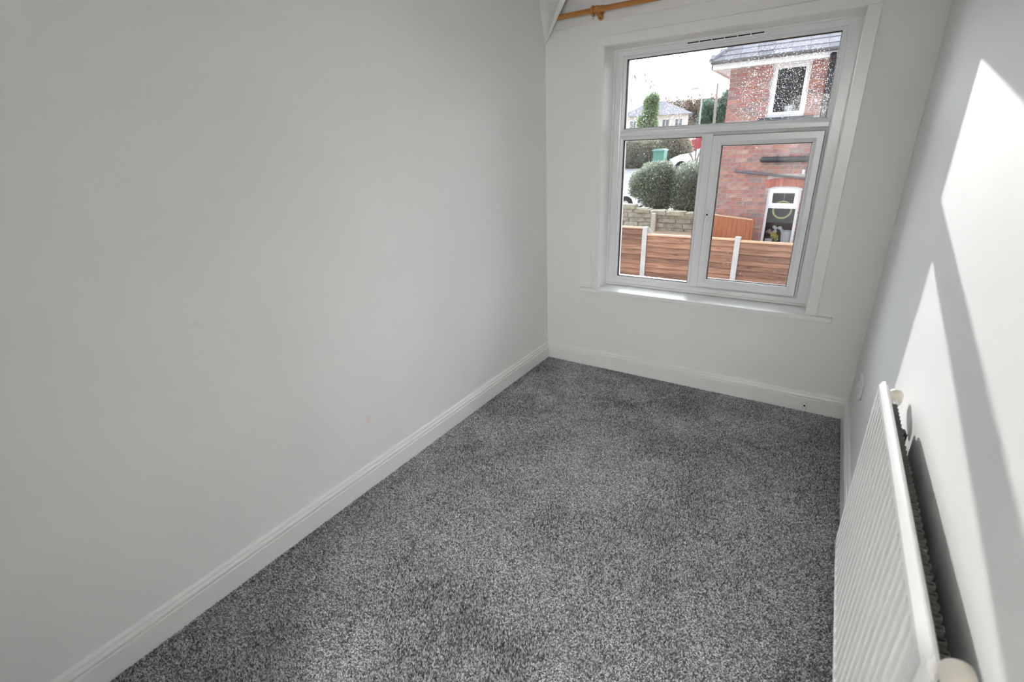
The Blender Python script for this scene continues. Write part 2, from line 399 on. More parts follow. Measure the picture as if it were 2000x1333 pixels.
# opening sash
SX0, SX1, SZ0, SZ1 = 1.0385, 1.600, .651, 1.5665
bm = B(); ring(bm, SX0-.002, SX1+.002, SZ0-.002, SZ1+.002, [(0, FR-.004), (.01, FR-.004), (.01, FR+.003), (0, FR+.003)]); obj('gasket', bm, M_['gasket'], win)
bm = B(); ring(bm, SX0, SX1, SZ0, SZ1, [(0, FR+.03), (0, FR-.011), (.002, FR-.013), (.030, FR-.013), (.036, FR-.009), (.0475, FR-.001), (.0495, FR+.005), (.0495, FR+.03)], (1, 1, 1, 1.14))
sash = obj('sash', bm, M_['upvc'], win)
light_pane(SX0+.0495, SX1-.0495, SZ0+.0495, SZ1-.0565, M_['glass'], sash, FR+.018)
# etched stamp in the corner of the sash pane
bm = B(); yy = FR+.0172; ex, ez = 1.506, .722
torus(bm, (ex, yy, ez), .0042, .0007, 'y', 14, 4, .5, 5.4); torus(bm, (ex+.010, yy, ez+.001), .0042, .0007, 'y', 14, 4, 2.2, 7.4)
tube(bm, [(ex-.005, yy, ez-.006), (ex+.005, yy, ez+.001), (ex+.015, yy, ez-.005)], .0007, 4)
obj('etched_stamp', bm, mat('etched_glass_mark', (.85, .85, .85), .6), sash)
# lever handle on the meeting stile
hd = thing('window_handle', None, None, (0, 0, 0)); hd.parent = win
bm = B(); box(bm, 1.046, 1.064, FR-.022, FR-.012, 1.075, 1.140, .004, 2); hb = obj('handle_base', bm, M_['upvc'], win)
bpy.data.objects.remove(hd)
bm = B(); tube(bm, [(1.055, FR-.020, 1.100), (1.055, FR-.042, 1.097), (1.055, FR-.054, 1.07), (1.0555, FR-.058, 1.02), (1.0555, FR-.056, .966)], .008, 10, True, [.007, .008, .0085, .008, .0065]); obj('handle_lever', bm, M_['upvc'], win, smooth=50)
bm = B(); lathe(bm, (1.055, FR-.0225, 1.112), [(.0055, 0), (.0055, -.0015)], 12, 'y'); obj('key_hole', bm, M_['darkhole'], hb)
# trickle vent on the head of the frame
bm = B(); box(bm, .822, 1.262, FR-.012, FR, 2.050, 2.0795, .003, 2); tv = obj('trickle_vent', bm, M_['plastic'], win)
for k in range(6):
    x0 = .842 + k*.0668
    bm = B(); box(bm, x0, x0+.0615, FR-.0128, FR-.0115, 2.0595, 2.0655); obj('vent_slot', bm, M_['darkhole'], tv)
for xx in (.834, 1.250):
    bm = B(); lathe(bm, (xx, FR-.0125, 2.0625), [(.0025, 0), (.0025, -.0006)], 8, 'y'); obj('screw', bm, M_['chrome'], tv)
bm = B(); box(bm, .824, 1.260, FR-.0085, FR-.001, 2.0795, 2.0815); obj('vent_top_gap', bm, M_['darkhole'], tv)
# bead round the reveal and the window board
bm = B(); ring(bm, XL, XR, ZS+.028, ZT, [(0, FR), (0, FR-.016), (.009, FR-.016), (.011, FR-.014), (.011, FR)]); obj('edge_bead', bm, M_['gloss'], win)
bm = B(); box(bm, XL, XR, -.001, FR+.004, .572, .5955); box(bm, .277, 1.809, -.034, 0, .572, .5985, .004, 2); obj('window_sill', bm, M_['gloss'], win)
bm = B(); box(bm, XL, XL+.002, 0, FR, ZS+.026, ZT); box(bm, XR-.002, XR, 0, FR, ZS+.026, ZT); box(bm, XL, XR, 0, FR, ZT-.002, ZT); obj('reveal_lining', bm, M_['gloss'], win)
# outside sill of the window
bm = B(); prism(bm, [(FR+.065, .565), (FR+.065, .592), (.33, .578), (.33, .545), (.29, .545)], 'x', XL-.05, XR+.05); obj('outer_sill', bm, M_['upvc'], win)

# ---------------------------------------------------------------- carpet
def value_noise(xs, ys, cell, seed):
    r = np.random.default_rng(seed); g = r.random((160, 160))
    u, v = xs/cell + 40, ys/cell + 80
    i, j = np.floor(u).astype(int), np.floor(v).astype(int); fx, fy = u-i, v-j
    fx = fx*fx*(3-2*fx); fy = fy*fy*(3-2*fy); i %= 159; j %= 159
    return (g[i, j]*(1-fx)+g[i+1, j]*fx)*(1-fy) + (g[i, j+1]*(1-fx)+g[i+1, j+1]*fx)*fy
SP = .0038
gx = np.arange(.016, W-.015, SP); gy = np.arange(BACK+.01, -.015, SP)
X, Y = np.meshgrid(gx, gy); X = X.ravel(); Y = Y.ravel(); N = len(X)
X = X + (rng.random(N)-.5)*SP*.9; Y = Y + (rng.random(N)-.5)*SP*.9
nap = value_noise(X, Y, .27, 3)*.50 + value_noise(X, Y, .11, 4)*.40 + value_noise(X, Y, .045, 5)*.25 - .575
hgt = .0052 + rng.random(N)*.0030
tx = (rng.random(N)-.5)*.005 + nap*.005; ty = (rng.random(N)-.5)*.005 - nap*.014
ang = rng.random(N)*2*np.pi; rad = .0027 + rng.random(N)*.0007
V = np.zeros((N, 5, 3), np.float32)
for k in range(4):
    a = ang + k*np.pi/2
    V[:, k, 0] = X + rad*np.cos(a); V[:, k, 1] = Y + rad*np.sin(a); V[:, k, 2] = -.0070
V[:, 4, 0] = X + tx; V[:, 4, 1] = Y + ty; V[:, 4, 2] = -.0070 + hgt
F = np.array([[0, 1, 4], [1, 2, 4], [2, 3, 4], [3, 0, 4]], np.int32)
F = (F[None] + (np.arange(N)*5)[:, None, None]).reshape(-1, 3)
V = V.reshape(-1, 3)
# backing sheet
b0 = len(V); V = np.vstack([V, np.array([[.012, BACK, -.0078], [W-.012, BACK, -.0078], [W-.012, -.012, -.0078], [.012, -.012, -.0078]], np.float32)])
F = np.vstack([F, [[b0, b0+1, b0+2], [b0, b0+2, b0+3]]]).astype(np.int32)
me = bpy.data.meshes.new('carpet'); me.vertices.add(len(V)); me.vertices.foreach_set('co', V.ravel())
me.loops.add(F.size); me.loops.foreach_set('vertex_index', F.ravel())
me.polygons.add(len(F)); me.polygons.foreach_set('loop_start', np.arange(0, F.size, 3, dtype=np.int32)); me.polygons.foreach_set('loop_total', np.full(len(F), 3, np.int32))
me.update(calc_edges=True)
tone = np.repeat(np.clip(rng.beta(1.2, 1.35, N) + nap*.34, 0, 1), 5); tone = np.concatenate([tone, [.05]*4]).astype(np.float32)  # nap term paints the pile's shading patches into the tuft colour
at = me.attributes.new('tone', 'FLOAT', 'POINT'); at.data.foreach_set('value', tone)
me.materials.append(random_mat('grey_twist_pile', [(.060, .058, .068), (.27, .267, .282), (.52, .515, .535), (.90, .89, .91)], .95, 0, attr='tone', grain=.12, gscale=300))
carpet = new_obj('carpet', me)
carpet['label'] = 'speckled grey twist pile carpet covering the whole floor'; carpet['category'] = 'carpet'; carpet['kind'] = 'stuff'

# ---------------------------------------------------------------- radiator
RX = W-.080; RY0, RY1, RZ0, RZ1 = -1.448, -2.420, .2526, .872      # front face, far end, near end, bottom, top
rd = thing('radiator', 'white fluted panel radiator hanging on the sunlit wall', 'radiator', (RX+.05, (RY0+RY1)/2, RZ0))
bm = B()
pitch_f = .0389; n_f = int((RY0-RY1-.07)//pitch_f); y_first = RY0-.052
ys = [RY0, RY0-.006, RY0-.016, RY0-.030]
for k in range(n_f):
    c = y_first - k*pitch_f
    ys += [c+.0126, c+.0078, c+.0030, c-.0030, c-.0078, c-.0126]
ys += [RY1+.030, RY1+.016, RY1+.006, RY1]
ys = sorted(set(round(v, 5) for v in ys), reverse=True)
zs = [RZ0, RZ0+.006, RZ0+.016, RZ0+.024] + [RZ0+.027+.003*i for i in range(6)] + list(np.linspace(RZ0+.06, RZ1-.06, 6)) + [RZ1-.042+.003*i for i in range(6)] + [RZ1-.024, RZ1-.016, RZ1-.006, RZ1]
cham = .020
def depth(yv, zv):
    e = min(RY0-yv, yv-RY1, zv-RZ0, RZ1-zv)
    rim = .0100*(1-min(1, e/.016))**1.5                       # rolled edge of the pressing
    k = round((y_first-yv)/pitch_f); g = 0
    if 0 <= k < n_f:
        dy = abs(yv-(y_first-k*pitch_f)); zt, zb = RZ1-.042, RZ0+.042
        dz = max(0, zv-zt, zb-zv); dd = math.hypot(dy, dz)
        g = .0066*(1-min(1, max(0, (dd-.0030)/.0096)))
    return RX + rim + g
grid = []
for yv in ys:
    row = []
    for zv in zs:
        z2 = zv
        ey = min(RY0-yv, yv-RY1); lim = max(0, cham-ey)
        z2 = min(max(zv, RZ0+lim), RZ1-lim)
        row.append(bm.verts.new((depth(yv, zv), yv, z2)))
    grid.append(row)
for a, b in zip(grid, grid[1:]):
    for k in range(len(zs)-1):
        bm.faces.new((a[k], a[k+1], b[k+1], b[k]))
bmesh.ops.remove_doubles(bm, verts=bm.verts, dist=1e-5)
obj('front_panel', bm, M_['rad'], rd, smooth=18)
oct_ = lambda g: [(RY0-g, RZ0+cham), (RY0-g, RZ1-cham), (RY0-cham, RZ1-g), (RY1+cham, RZ1-g), (RY1+g, RZ1-cham), (RY1+g, RZ0+cham), (RY1+cham, RZ0+g), (RY0-cham, RZ0+g)]
bm = B(); prism(bm, oct_(0), 'x', RX+.0098, RX+.0130); obj('welded_rim', bm, M_['rad'], rd)
bm = B(); prism(bm, oct_(.010), 'x', RX+.0125, RX+.0205); obj('back_panel', bm, M_['rad'], rd)
# convector: one folded sheet of fins behind the panel
bm = B(); A = []; yv = RY0-.045; s = 0; pts = []
while yv > RY1+.045:
    pts += [(RX+.021, yv), (RX+.021, yv-.007), (RX+.046, yv-.0115), (RX+.046, yv-.0185)]; yv -= .023
lo = [bm.verts.new((x, y_, RZ0+.045)) for x, y_ in pts]; hi = [bm.verts.new((x, y_, RZ1-.050)) for x, y_ in pts]
for k in range(len(pts)-1): bm.faces.new((lo[k], lo[k+1], hi[k+1], hi[k]))
o = obj('convector_fins', bm, M_['fin'], rd); md = o.modifiers.new('thickness', 'SOLIDIFY'); md.thickness = .0015
for yy in (RY0-.165, RY1+.085):
    bm = B(); box(bm, W-.006, W-.001, yy-.016, yy+.016, RZ0+.06, RZ1-.16); br = obj('wall_bracket', bm, M_['rad'], rd)
    bm = B(); box(bm, RX+.046, RX+.062, yy-.011, yy+.011, RZ1-.115, RZ1-.070, .003); box(bm, RX+.060, W-.004, yy-.004, yy+.004, RZ1-.20, RZ1-.165); box(bm, RX+.060, RX+.066, yy-.004, yy+.004, RZ1-.20, RZ1-.08); obj('hook', bm, M_['bracket'], br)
# cream caps on the two upper tappings
bm = B(); lathe(bm, (RX+.050, RY0+.026, .787), [(.013, 0), (.017, .003), (.0187, .011), (.0187, .028), (.017, .037), (.011, .044), (.003, .0465)], 24); v1 = obj('valve_cap', bm, M_['cream'], rd, smooth=50)
bm = B(); tube(bm, [(RX+.050, RY0-.02, .804), (RX+.050, RY0+.02, .804)], .006, 12); obj('valve_tail', bm, M_['rad'], v1, smooth=40)
ex, ez = RX+.033, .872
bm = B(); tube(bm, [(ex, RY1+.012, ez), (ex, RY1-.004, ez), (ex, RY1-.020, ez-.003), (ex, RY1-.032, ez-.013), (ex, RY1-.037, ez-.028), (ex, RY1-.038, ez-.055)], .019, 20, True, [.018, .0195, .0195, .019, .018, .017]); v2 = obj('valve_elbow', bm, M_['cream'], rd, smooth=50)
bm = B(); lathe(bm, (ex, RY1-.038, ez-.085), [(.015, 0), (.019, .004), (.019, .026), (.016, .031)], 18); obj('elbow_collar', bm, M_['cream'], v2, smooth=40)
bm = B(); lathe(bm, (ex-.014, RY1-.050, ez-.062), [(.006, 0), (.006, .003)], 12); obj('collar_hole', bm, M_['darkhole'], v2)
bm = B(); tube(bm, [(ex, RY1-.038, ez-.08), (ex, RY1-.038, .004)], .0075, 12); obj('feed_pipe', bm, M_['rad'], rd, smooth=40)

# ---------------------------------------------------------------- sockets
py, pz = -.398, .384
sk = thing('wall_socket', 'white plastic wall socket low on the wall between radiator and window', 'socket', (W, py, pz-.043))
bm = B(); box(bm, W-.011, W, py-.073, py+.073, pz-.043, pz+.043, .003, 2); obj('face_plate', bm, M_['plastic'], sk)
for s_ in (-1, 1):
    bm = B(); box(bm, W-.0145, W-.0105, py+s_*.052-.008, py+s_*.052+.008, pz+.012, pz+.034, .0015); obj('rocker_switch', bm, M_['plastic'], sk)
    for (dy, dz, w_, h_) in ((0, .005, .004, .009), (-.011, -.018, .009, .004), (.011, -.018, .009, .004)):
        bm = B(); box(bm, W-.0112, W-.0108, py+s_*.028+dy-w_/2, py+s_*.028+dy+w_/2, pz+dz-h_/2-.006, pz+dz+h_/2-.006); obj('pin_hole', bm, M_['darkhole'], sk)
jx = 1.767
jb = thing('cable_outlet', 'tiny white cable outlet box on the skirting under the window', 'cable outlet', (jx, -.018, .0))
bm = B(); box(bm, jx-.016, jx+.016, -.030, -.017, .006, .050, .002, 2); obj('outlet_body', bm, M_['plastic'], jb)
bm = B(); lathe(bm, (jx+.001, -.0303, .040), [(.0052, 0), (.0052, -.0006)], 12, 'y'); obj('cable_hole', bm, M_['darkhole'], jb)
for dx in (-.008, .009):
    bm = B(); lathe(bm, (jx+dx, -.0303, .026), [(.0024, 0), (.0024, -.0006)], 8, 'y'); obj('screw', bm, M_['chrome'], jb)

# ---------------------------------------------------------------- curtain pole
PY, PZ = -.080, 2.254
cp = thing('curtain_pole', 'varnished pine curtain pole on brackets above the window', 'curtain pole', (W/2, PY, PZ))
bm = B(); tube(bm, [(.125, PY, PZ), (1.93, PY, PZ)], .0140, 20); obj('pole', bm, M_['pine'], cp, smooth=40)
for bx_ in (.381, 1.62):
    bm = B(); prism(bm, [(-.016, 2.232)] + [(-.016-.012+.012*math.cos(a), 0) for a in ()] + [(-.032, 2.232), (-.058, 2.236), (-.070, 2.242), (-.0935, 2.242), (-.0935, 2.2405), (-.099, 2.248), (-.099, 2.262), (-.092, 2.272), (-.068, 2.272), (-.060, 2.266), (-.040, 2.268), (-.016, 2.272)], 'x', bx_-.013, bx_+.013)
    br = obj('bracket', bm, M_['pine_plain'], cp, smooth=30)
    bm = B(); prism(bm, [(bx_+.0155*math.cos(a), 2.226+.014*math.sin(a)) for a in np.linspace(math.pi, 2*math.pi, 9)] + [(bx_+.0155, 2.285), (bx_-.0155, 2.285)], 'y', -.028, -.016); obj('bracket_foot', bm, M_['pine_plain'], br)
    bm = B(); lathe(bm, (bx_, -.0282, 2.223), [(.0032, 0), (.0032, -.0008)], 10, 'y'); obj('screw', bm, M_['bracket'], br)
for fx, s_ in ((1.93, 1),):
    bm = B(); lathe(bm, (fx, PY, PZ), [(.015, 0), (.018, s_*.003), (.018, s_*.008), (.012, s_*.012), (.019, s_*.020), (.019, s_*.026), (.010, s_*.034), (.001, s_*.036)], 18, 'x'); obj('finial', bm, M_['pine_plain'], cp, smooth=40)
cr = thing('curtain_ring', 'single varnished pine curtain ring left on the pole', 'curtain ring', (.357, PY, PZ-.02))
bm = B(); torus(bm, (.357, PY, PZ-.003), .0215, .0065, 'x', 28, 10); obj('ring', bm, M_['pine_plain'], cr, smooth=180)
bm = B(); tube(bm, [(.357, PY, PZ-.0275), (.357, PY, PZ-.036)], .0012, 6); torus(bm, (.357, PY, PZ-.039), .0032, .0009, 'y', 12, 5); obj('screw_eye', bm, M_['chrome'], cr)
# ================================================================== OUTSIDE THE WINDOW
M_['soil'] = mat('bare_garden_soil', (.34, .27, .20), .95, .35, 1.5, .5, 9, dist=.03)
M_['tarmac'] = mat('pale_worn_tarmac', (.33, .33, .35), .9, .15, 2.0, .2, 60)
M_['mortar'] = mat('pale_lime_mortar', (.52, .47, .45), .95, .12, 12, .3, 60)
BR = [tuple(c*.74+k for c, k in zip(q, (.075, .078, .080))) for q in [(.30, .085, .065), (.40, .125, .085), (.46, .19, .13), (.36, .10, .085), (.29, .15, .125), (.42, .14, .11), (.47, .27, .21), (.22, .14, .13), (.34, .11, .09), (.30, .21, .19), (.46, .16, .10)]]  # scaled and lifted so the brick colours carry the haze
M_['brick'] = random_mat('red_facing_brick', BR, .9, .4, 60, gscale=14, grain=.22)
M_['brick_mass'] = random_mat('red_facing_brick_mass', BR, .9, .4, 60, attr='tone', gscale=14, grain=.22)
M_['rubbed'] = random_mat('bright_red_rubbed_brick', [(.40, .14, .11), (.48, .18, .14), (.37, .12, .10)], .85, .2, gscale=20)
M_['slate'] = random_mat('grey_roof_slate', [(.13, .13, .155), (.21, .21, .24), (.17, .17, .20), (.26, .255, .285)], .9, .3, gscale=18)
M_['stone'] = random_mat('weathered_sandstone', [(.26, .25, .20), (.36, .34, .27), (.30, .30, .25), (.42, .40, .33), (.24, .25, .19)], .95, .6, gscale=9, grain=.3)
M_['concrete'] = mat('grey_fence_concrete', (.50, .50, .50), .9, .14, 5, .2, 50, stretch=(1, 1, .6))
M_['lath'] = mat('pale_fence_capping', (.62, .42, .29), .8, .15, 12, stretch=(.2, 3, 3))
M_['whitepaint'] = mat('white_window_paint', (.80, .81, .83), .35)
M_['blackpipe'] = mat('black_painted_pipe', (.035, .037, .045), .4)
M_['greypipe'] = mat('grey_waste_pipe', (.13, .13, .15), .5)
M_['gutter'] = mat('white_gutter', (.78, .78, .80), .4)
M_['darkstone'] = mat('dark_painted_sill', (.06, .06, .07), .7)
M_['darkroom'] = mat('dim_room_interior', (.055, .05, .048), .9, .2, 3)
M_['carwhite'] = mat('white_car_paint', (.78, .79, .81), .15)
M_['carglass'] = mat('car_glass', (.30, .36, .40), .05, spec=.8)
M_['tyre'] = mat('black_tyre', (.02, .02, .02), .8)
M_['alloy'] = mat('silver_wheel', (.55, .55, .56), .35, metal=.8)
M_['bark'] = mat('grey_bark', (.23, .19, .16), .95, .3, 20, .5, 40)
M_['palebark'] = mat('pale_distant_bark', (.36, .32, .28), .95, .2, 8)
def board_mat(name, base, knot):
    m = bpy.data.materials.new(name); m.use_nodes = True; nt = m.node_tree; b = nt.nodes['Principled BSDF']; b.inputs['Roughness'].default_value = .8
    tc = nt.nodes.new('ShaderNodeTexCoord'); oi = nt.nodes.new('ShaderNodeObjectInfo')
    ad = nt.nodes.new('ShaderNodeVectorMath'); ad.operation = 'MULTIPLY_ADD'; ad.inputs[1].default_value = (1, 1, 1)
    cx = nt.nodes.new('ShaderNodeCombineXYZ'); ml = nt.nodes.new('ShaderNodeMath'); ml.operation = 'MULTIPLY'; ml.inputs[1].default_value = 37
    nt.links.new(oi.outputs['Random'], ml.inputs[0]); nt.links.new(ml.outputs[0], cx.inputs[0]); nt.links.new(ml.outputs[0], cx.inputs[2])
    nt.links.new(tc.outputs['Object'], ad.inputs[0]); nt.links.new(cx.outputs[0], ad.inputs[2])
    mp = nt.nodes.new('ShaderNodeMapping'); mp.inputs['Scale'].default_value = (1.4, 8, 22); nt.links.new(ad.outputs[0], mp.inputs[0])
    n = nt.nodes.new('ShaderNodeTexNoise'); n.inputs['Scale'].default_value = 2.2; n.inputs['Detail'].default_value = 6; nt.links.new(mp.outputs[0], n.inputs[0])
    r = nt.nodes.new('ShaderNodeValToRGB'); cr = r.color_ramp; cr.elements[0].position = .28; cr.elements[1].position = .72
    cr.elements[0].color = (*[c*.55 for c in base], 1); cr.elements[1].color = (*[min(1, c*1.35) for c in base], 1); nt.links.new(n.outputs['Fac'], r.inputs[0])
    v = nt.nodes.new('ShaderNodeTexVoronoi'); v.inputs['Scale'].default_value = 1; mp2 = nt.nodes.new('ShaderNodeMapping'); mp2.inputs['Scale'].default_value = (3.1, .5, 8); nt.links.new(ad.outputs[0], mp2.inputs[0]); nt.links.new(mp2.outputs[0], v.inputs[0])
    k = nt.nodes.new('ShaderNodeMapRange'); k.inputs[1].default_value = .06; k.inputs[2].default_value = .22; k.inputs[3].default_value = .75; k.inputs[4].default_value = 0; nt.links.new(v.outputs['Distance'], k.inputs[0])
    mx = nt.nodes.new('ShaderNodeMix'); mx.data_type = 'RGBA'; mx.inputs[7].default_value = (*knot, 1); nt.links.new(k.outputs[0], mx.inputs[0]); nt.links.new(r.outputs[0], mx.inputs[6])
    tn = nt.nodes.new('ShaderNodeMapRange'); tn.inputs[3].default_value = .68; tn.inputs[4].default_value = 1.28; nt.links.new(oi.outputs['Random'], tn.inputs[0])
    m2 = nt.nodes.new('ShaderNodeMix'); m2.data_type = 'RGBA'; m2.blend_type = 'MULTIPLY'; m2.inputs[0].default_value = 1
    nt.links.new(mx.outputs[2], m2.inputs[6]); nt.links.new(tn.outputs[0], m2.inputs[7]); nt.links.new(m2.outputs[2], b.inputs['Base Color'])
    return m
M_['lapboard'] = board_mat('brown_treated_lap_board', (.285, .15, .098), (.08, .045, .035))
M_['gateboard'] = mat('orange_stained_gate_board', (.40, .145, .07), .7, .22, 9, stretch=(6, 6, .4))

# ---------------------------------------------------------------- ground, rising away from the house
GZ = [(.29, -2.12), (9.5, -2.12), (11.0, -1.0), (11.9, -.86), (12.02, -.45), (14.0, -.45), (14.6, -.88), (17.6, -.86), (20.0, -.15), (23.0, .30), (26, .75), (45, 2.0), (62, 2.7), (90, 3.2)]
def gz(y):
    for (a, za), (b, zb) in zip(GZ, GZ[1:]):
        if a <= y <= b: return za + (zb-za)*(y-a)/(b-a)
    return GZ[-1][1]
def strip(y0, y1, x0, x1, lift=0, amp=.02, nx=24, ny=None):
    bm = B(); ysn = sorted(set([y0, y1] + [a for a, _ in GZ if y0 < a < y1] + list(np.linspace(y0, y1, ny or 14))))
    g = [[bm.verts.new((x, yv, gz(yv) + lift + amp*mnoise.noise((x*.8, yv*.8, 0)))) for x in np.linspace(x0, x1, nx)] for yv in ysn]
    for a, b in zip(g, g[1:]):
        for k in range(nx-1): bm.faces.new((a[k], a[k+1], b[k+1], b[k]))
    return bm
obj('ground', strip(.29, 90, -60, 60, -.03, .03, 60, 40), M_['soil'], kind='structure', label='brown garden ground rising away from the window', smooth=180)
obj('driveway', strip(14.6, 24.5, -40, -.9, .0, .0), M_['tarmac'], kind='structure', label='pale grey driveway and road beyond the hedge')

# ---------------------------------------------------------------- garden fence: concrete posts and lap panels
FY = 7.70
bd_cache = {}
def lap_panel(x0, x1, ztop, label):
    t = thing('lap_fence', label, 'fence', ((x0+x1)/2, FY, ztop-1.80), 'brown lap panels of the garden fence')
    z = ztop-.045; k = 0
    while z > ztop-1.72:
        h = .118 + .014*random.random(); bm = B()
        n = 7; top, bot = [], []
        for i in range(n):
            x = x0+(x1-x0)*i/(n-1); wv = .006*mnoise.noise((x*2.3, z*9, 1.7))
            top.append((x, z+.022)); bot.append((x, z-h+wv))
        f1 = [bm.verts.new((x, FY-.004, zz)) for x, zz in top]; f2 = [bm.verts.new((x, FY-.032, zz)) for x, zz in bot]
        b1 = [bm.verts.new((x, FY+.002, zz)) for x, zz in top]; b2 = [bm.verts.new((x, FY-.014, zz)) for x, zz in bot]
        for i in range(n-1):
            for a, b in ((f1, f2), (f2, b2), (b2, b1), (b1, f1)): bm.faces.new((a[i], a[i+1], b[i+1], b[i]))
        for i in (0, n-1): bm.faces.new((f1[i], f2[i], b2[i], b1[i]))
        obj('lap_board', bm, M_['lapboard'], t); z -= h-.010
    bm = B(); box(bm, x0, x1, FY-.042, FY+.018, ztop-.040, ztop, .003); obj('capping_rail', bm, M_['lath'], t)
    for xx in (x0+.015, (x0+x1)/2, x1-.015):
        bm = B(); box(bm, xx-.018, xx+.018, FY+.003, FY+.028, ztop-1.76, ztop-.04); obj('batten', bm, M_['lath'], t)
lap_panel(-3.580, -1.757, -.160, 'brown lap fence panel left of the first concrete post, slightly higher')
lap_panel(-1.645, .183, -.305, 'brown lap fence panel between the two concrete posts')
lap_panel(.292, 2.12, -.330, 'brown lap fence panel right of the second concrete post')
lap_panel(2.230, 4.05, -.345, 'brown lap fence panel farthest right, past the third concrete post')
for px_, pt_, lb in ((2.175, -.29, 'grey concrete fence post farthest right along the fence'), (-1.70, -.165, 'grey concrete fence post seen through the fixed left pane'), (.238, -.275, 'grey concrete fence post seen through the opening sash')):
    t = thing('fence_post', lb, 'fence post', (px_, FY, -2.14), 'concrete posts of the garden fence')
    bm = B(); prism(bm, [(px_-.052, FY-.055), (px_+.052, FY-.055), (px_+.052, FY-.030), (px_+.030, FY-.025), (px_+.030, FY+.022), (px_+.052, FY+.027), (px_+.052, FY+.050), (px_-.052, FY+.050), (px_-.052, FY+.027), (px_-.030, FY+.022), (px_-.030, FY-.025), (px_-.052, FY-.030)], 'z', -2.14, pt_-.012); obj('shaft', bm, M_['concrete'], t)
    bm = B(); box(bm, px_-.055, px_+.055, FY-.058, FY+.053, pt_-.012, pt_+.006, .006); obj('weathered_top', bm, M_['concrete'], t)
    if px_ < 0:
        bm = B(); prism(bm, [(px_+.05, pt_-.02), (px_+.066, pt_-.02), (px_+.175, pt_-.142), (px_+.10, pt_-.142), (px_+.05, pt_-.10)], 'y', FY+.03, FY+.05); obj('side_gusset', bm, M_['concrete'], t)

# ---------------------------------------------------------------- timber gate beside the brick house
t = thing('timber_gate', 'orange stained timber gate of upright boards against the brick house', 'gate', (-.06, 8.72, -2.12))
for k in range(8):
    x0 = -.455+k*.098; zt = .028-.0095*k*.98
    bm = B(); prism(bm, [(x0+.002, -2.08), (x0+.096, -2.08), (x0+.096, zt-.024), (x0+.002, zt-.015)], 'y', 8.71, 8.73); obj('gate_board', bm, M_['gateboard'], t)
bm = B(); prism(bm, [(-.460, .014), (.335, -.063), (.335, -.038), (-.460, .038)], 'y', 8.695, 8.745); obj('top_rail', bm, M_['lath'], t)
bm = B(); box(bm, .330, .375, 8.70, 8.76, -2.1, -.045, .004); obj('gate_post', bm, M_['gateboard'], t)

# ---------------------------------------------------------------- the brick house next door
HY, HX = 9.0, -.53
hs = thing('brick_house', 'red brick house with a grey slate roof beyond the garden fence', 'house', (3.0, 12.5, -2.12))
U = (.27, .95, 1.985, 2.975)             # upper window opening
L_ = (.515, 1.155, -.78, .615)          # lower window opening
ZE = 2.990
def cut_boxes(bm, x0, x1, z0, z1, y0, y1, holes):
    xs = sorted({x0, x1, *[h for q in holes for h in q[:2]]}); zz = sorted({z0, z1, *[h for q in holes for h in q[2:]]})
    for a, b in zip(xs, xs[1:]):
        for c, d_ in zip(zz, zz[1:]):
            if not any(q[0] <= (a+b)/2 <= q[1] and q[2] <= (c+d_)/2 <= q[3] for q in holes): box(bm, a, b, y0, y1, c, d_)
bm = B(); cut_boxes(bm, HX+.01, 6.5, -2.12, ZE, HY+.012, HY+.22, [U, L_]); box(bm, HX+.01, HX+.22, HY+.22, 16.5, -2.12, ZE); box(bm, 6.3, 6.5, HY+.22, 16.5, -2.12, ZE); box(bm, HX+.22, 6.3, 16.3, 16.5, -2.12, ZE)
obj('masonry', bm, M_['mortar'], hs)
CH, BLn = .083, .225
brick_cache = {}
def brick_mesh(w):
    w = round(w/.005)*.005
    if w not in brick_cache:
        b = B(); box(b, 0, w, 0, .09, 0, .069)
        for v in b.verts: v.co += Vector((random.uniform(-.001, .001), random.uniform(-.0015, .0015), random.uniform(-.001, .001)))
        me_ = bpy.data.meshes.new('brick'); b.to_mesh(me_); b.free(); me_.materials.append(M_['brick']); brick_cache[w] = me_
    return brick_cache[w]
arch_z = .615
holes = [(U[0]+.003, U[1]-.003, U[2]-.105, U[3]+.08), (L_[0]+.003, L_[1]-.003, L_[2]-.1, L_[3]+.24), (L_[0]-.05, L_[1]+.05, L_[3]-.03, L_[3]+.22)]
singles, mass = [], []
row = 0; z = -2.10
while z < ZE-.08:
    xs0 = HX - (BLn/2 if row % 2 else 0); x = xs0
    spans = []
    while x < 3.3:
        w = BLn if random.random() > .12 else BLn/2
        spans.append((max(x, HX), min(x+w, 3.3)-.014)); x += w
    for a, b in spans:
        segs = [(a, b)]
        for h in holes:
            if z+.072 > h[2] and z < h[3]:
                ns = []
                for p_, q_ in segs:
                    if q_ <= h[0] or p_ >= h[1]: ns.append((p_, q_))
                    else:
                        if p_ < h[0]: ns.append((p_, h[0]))
                        if q_ > h[1]: ns.append((h[1], q_))
                segs = ns
        for p_, q_ in segs:
            if q_-p_ < .03: continue
            vis = p_ < 1.36 and z > -.56 and not (1.47 < z < 1.86) and not (q_ < .32 and z < -.10 and p_ > -.46)
            (singles if vis else mass).append((p_, q_-p_, z))
    z += CH; row += 1
singles.sort(key=lambda s_: -s_[1]); mass += singles[300:]; singles = singles[:300]
base = root_loc(hs)
for p_, w, zz in singles:
    o = new_obj('brick', brick_mesh(w)); o.parent = hs; o.location = Vector((p_, HY+random.uniform(-.002, .002), zz)) - base
bm = B(); tl = bm.verts.layers.float.new('tone')
for p_, w, zz in mass:
    n0 = len(bm.verts); box(bm, p_, p_+w, HY, HY+.09, zz, zz+.069); tv_ = random.random()
    bm.verts.ensure_lookup_table()
    for v in bm.verts[n0:]: v[tl] = tv_
yy = HY+.1; row = 0; z = -2.10                              # the side of the house that faces away
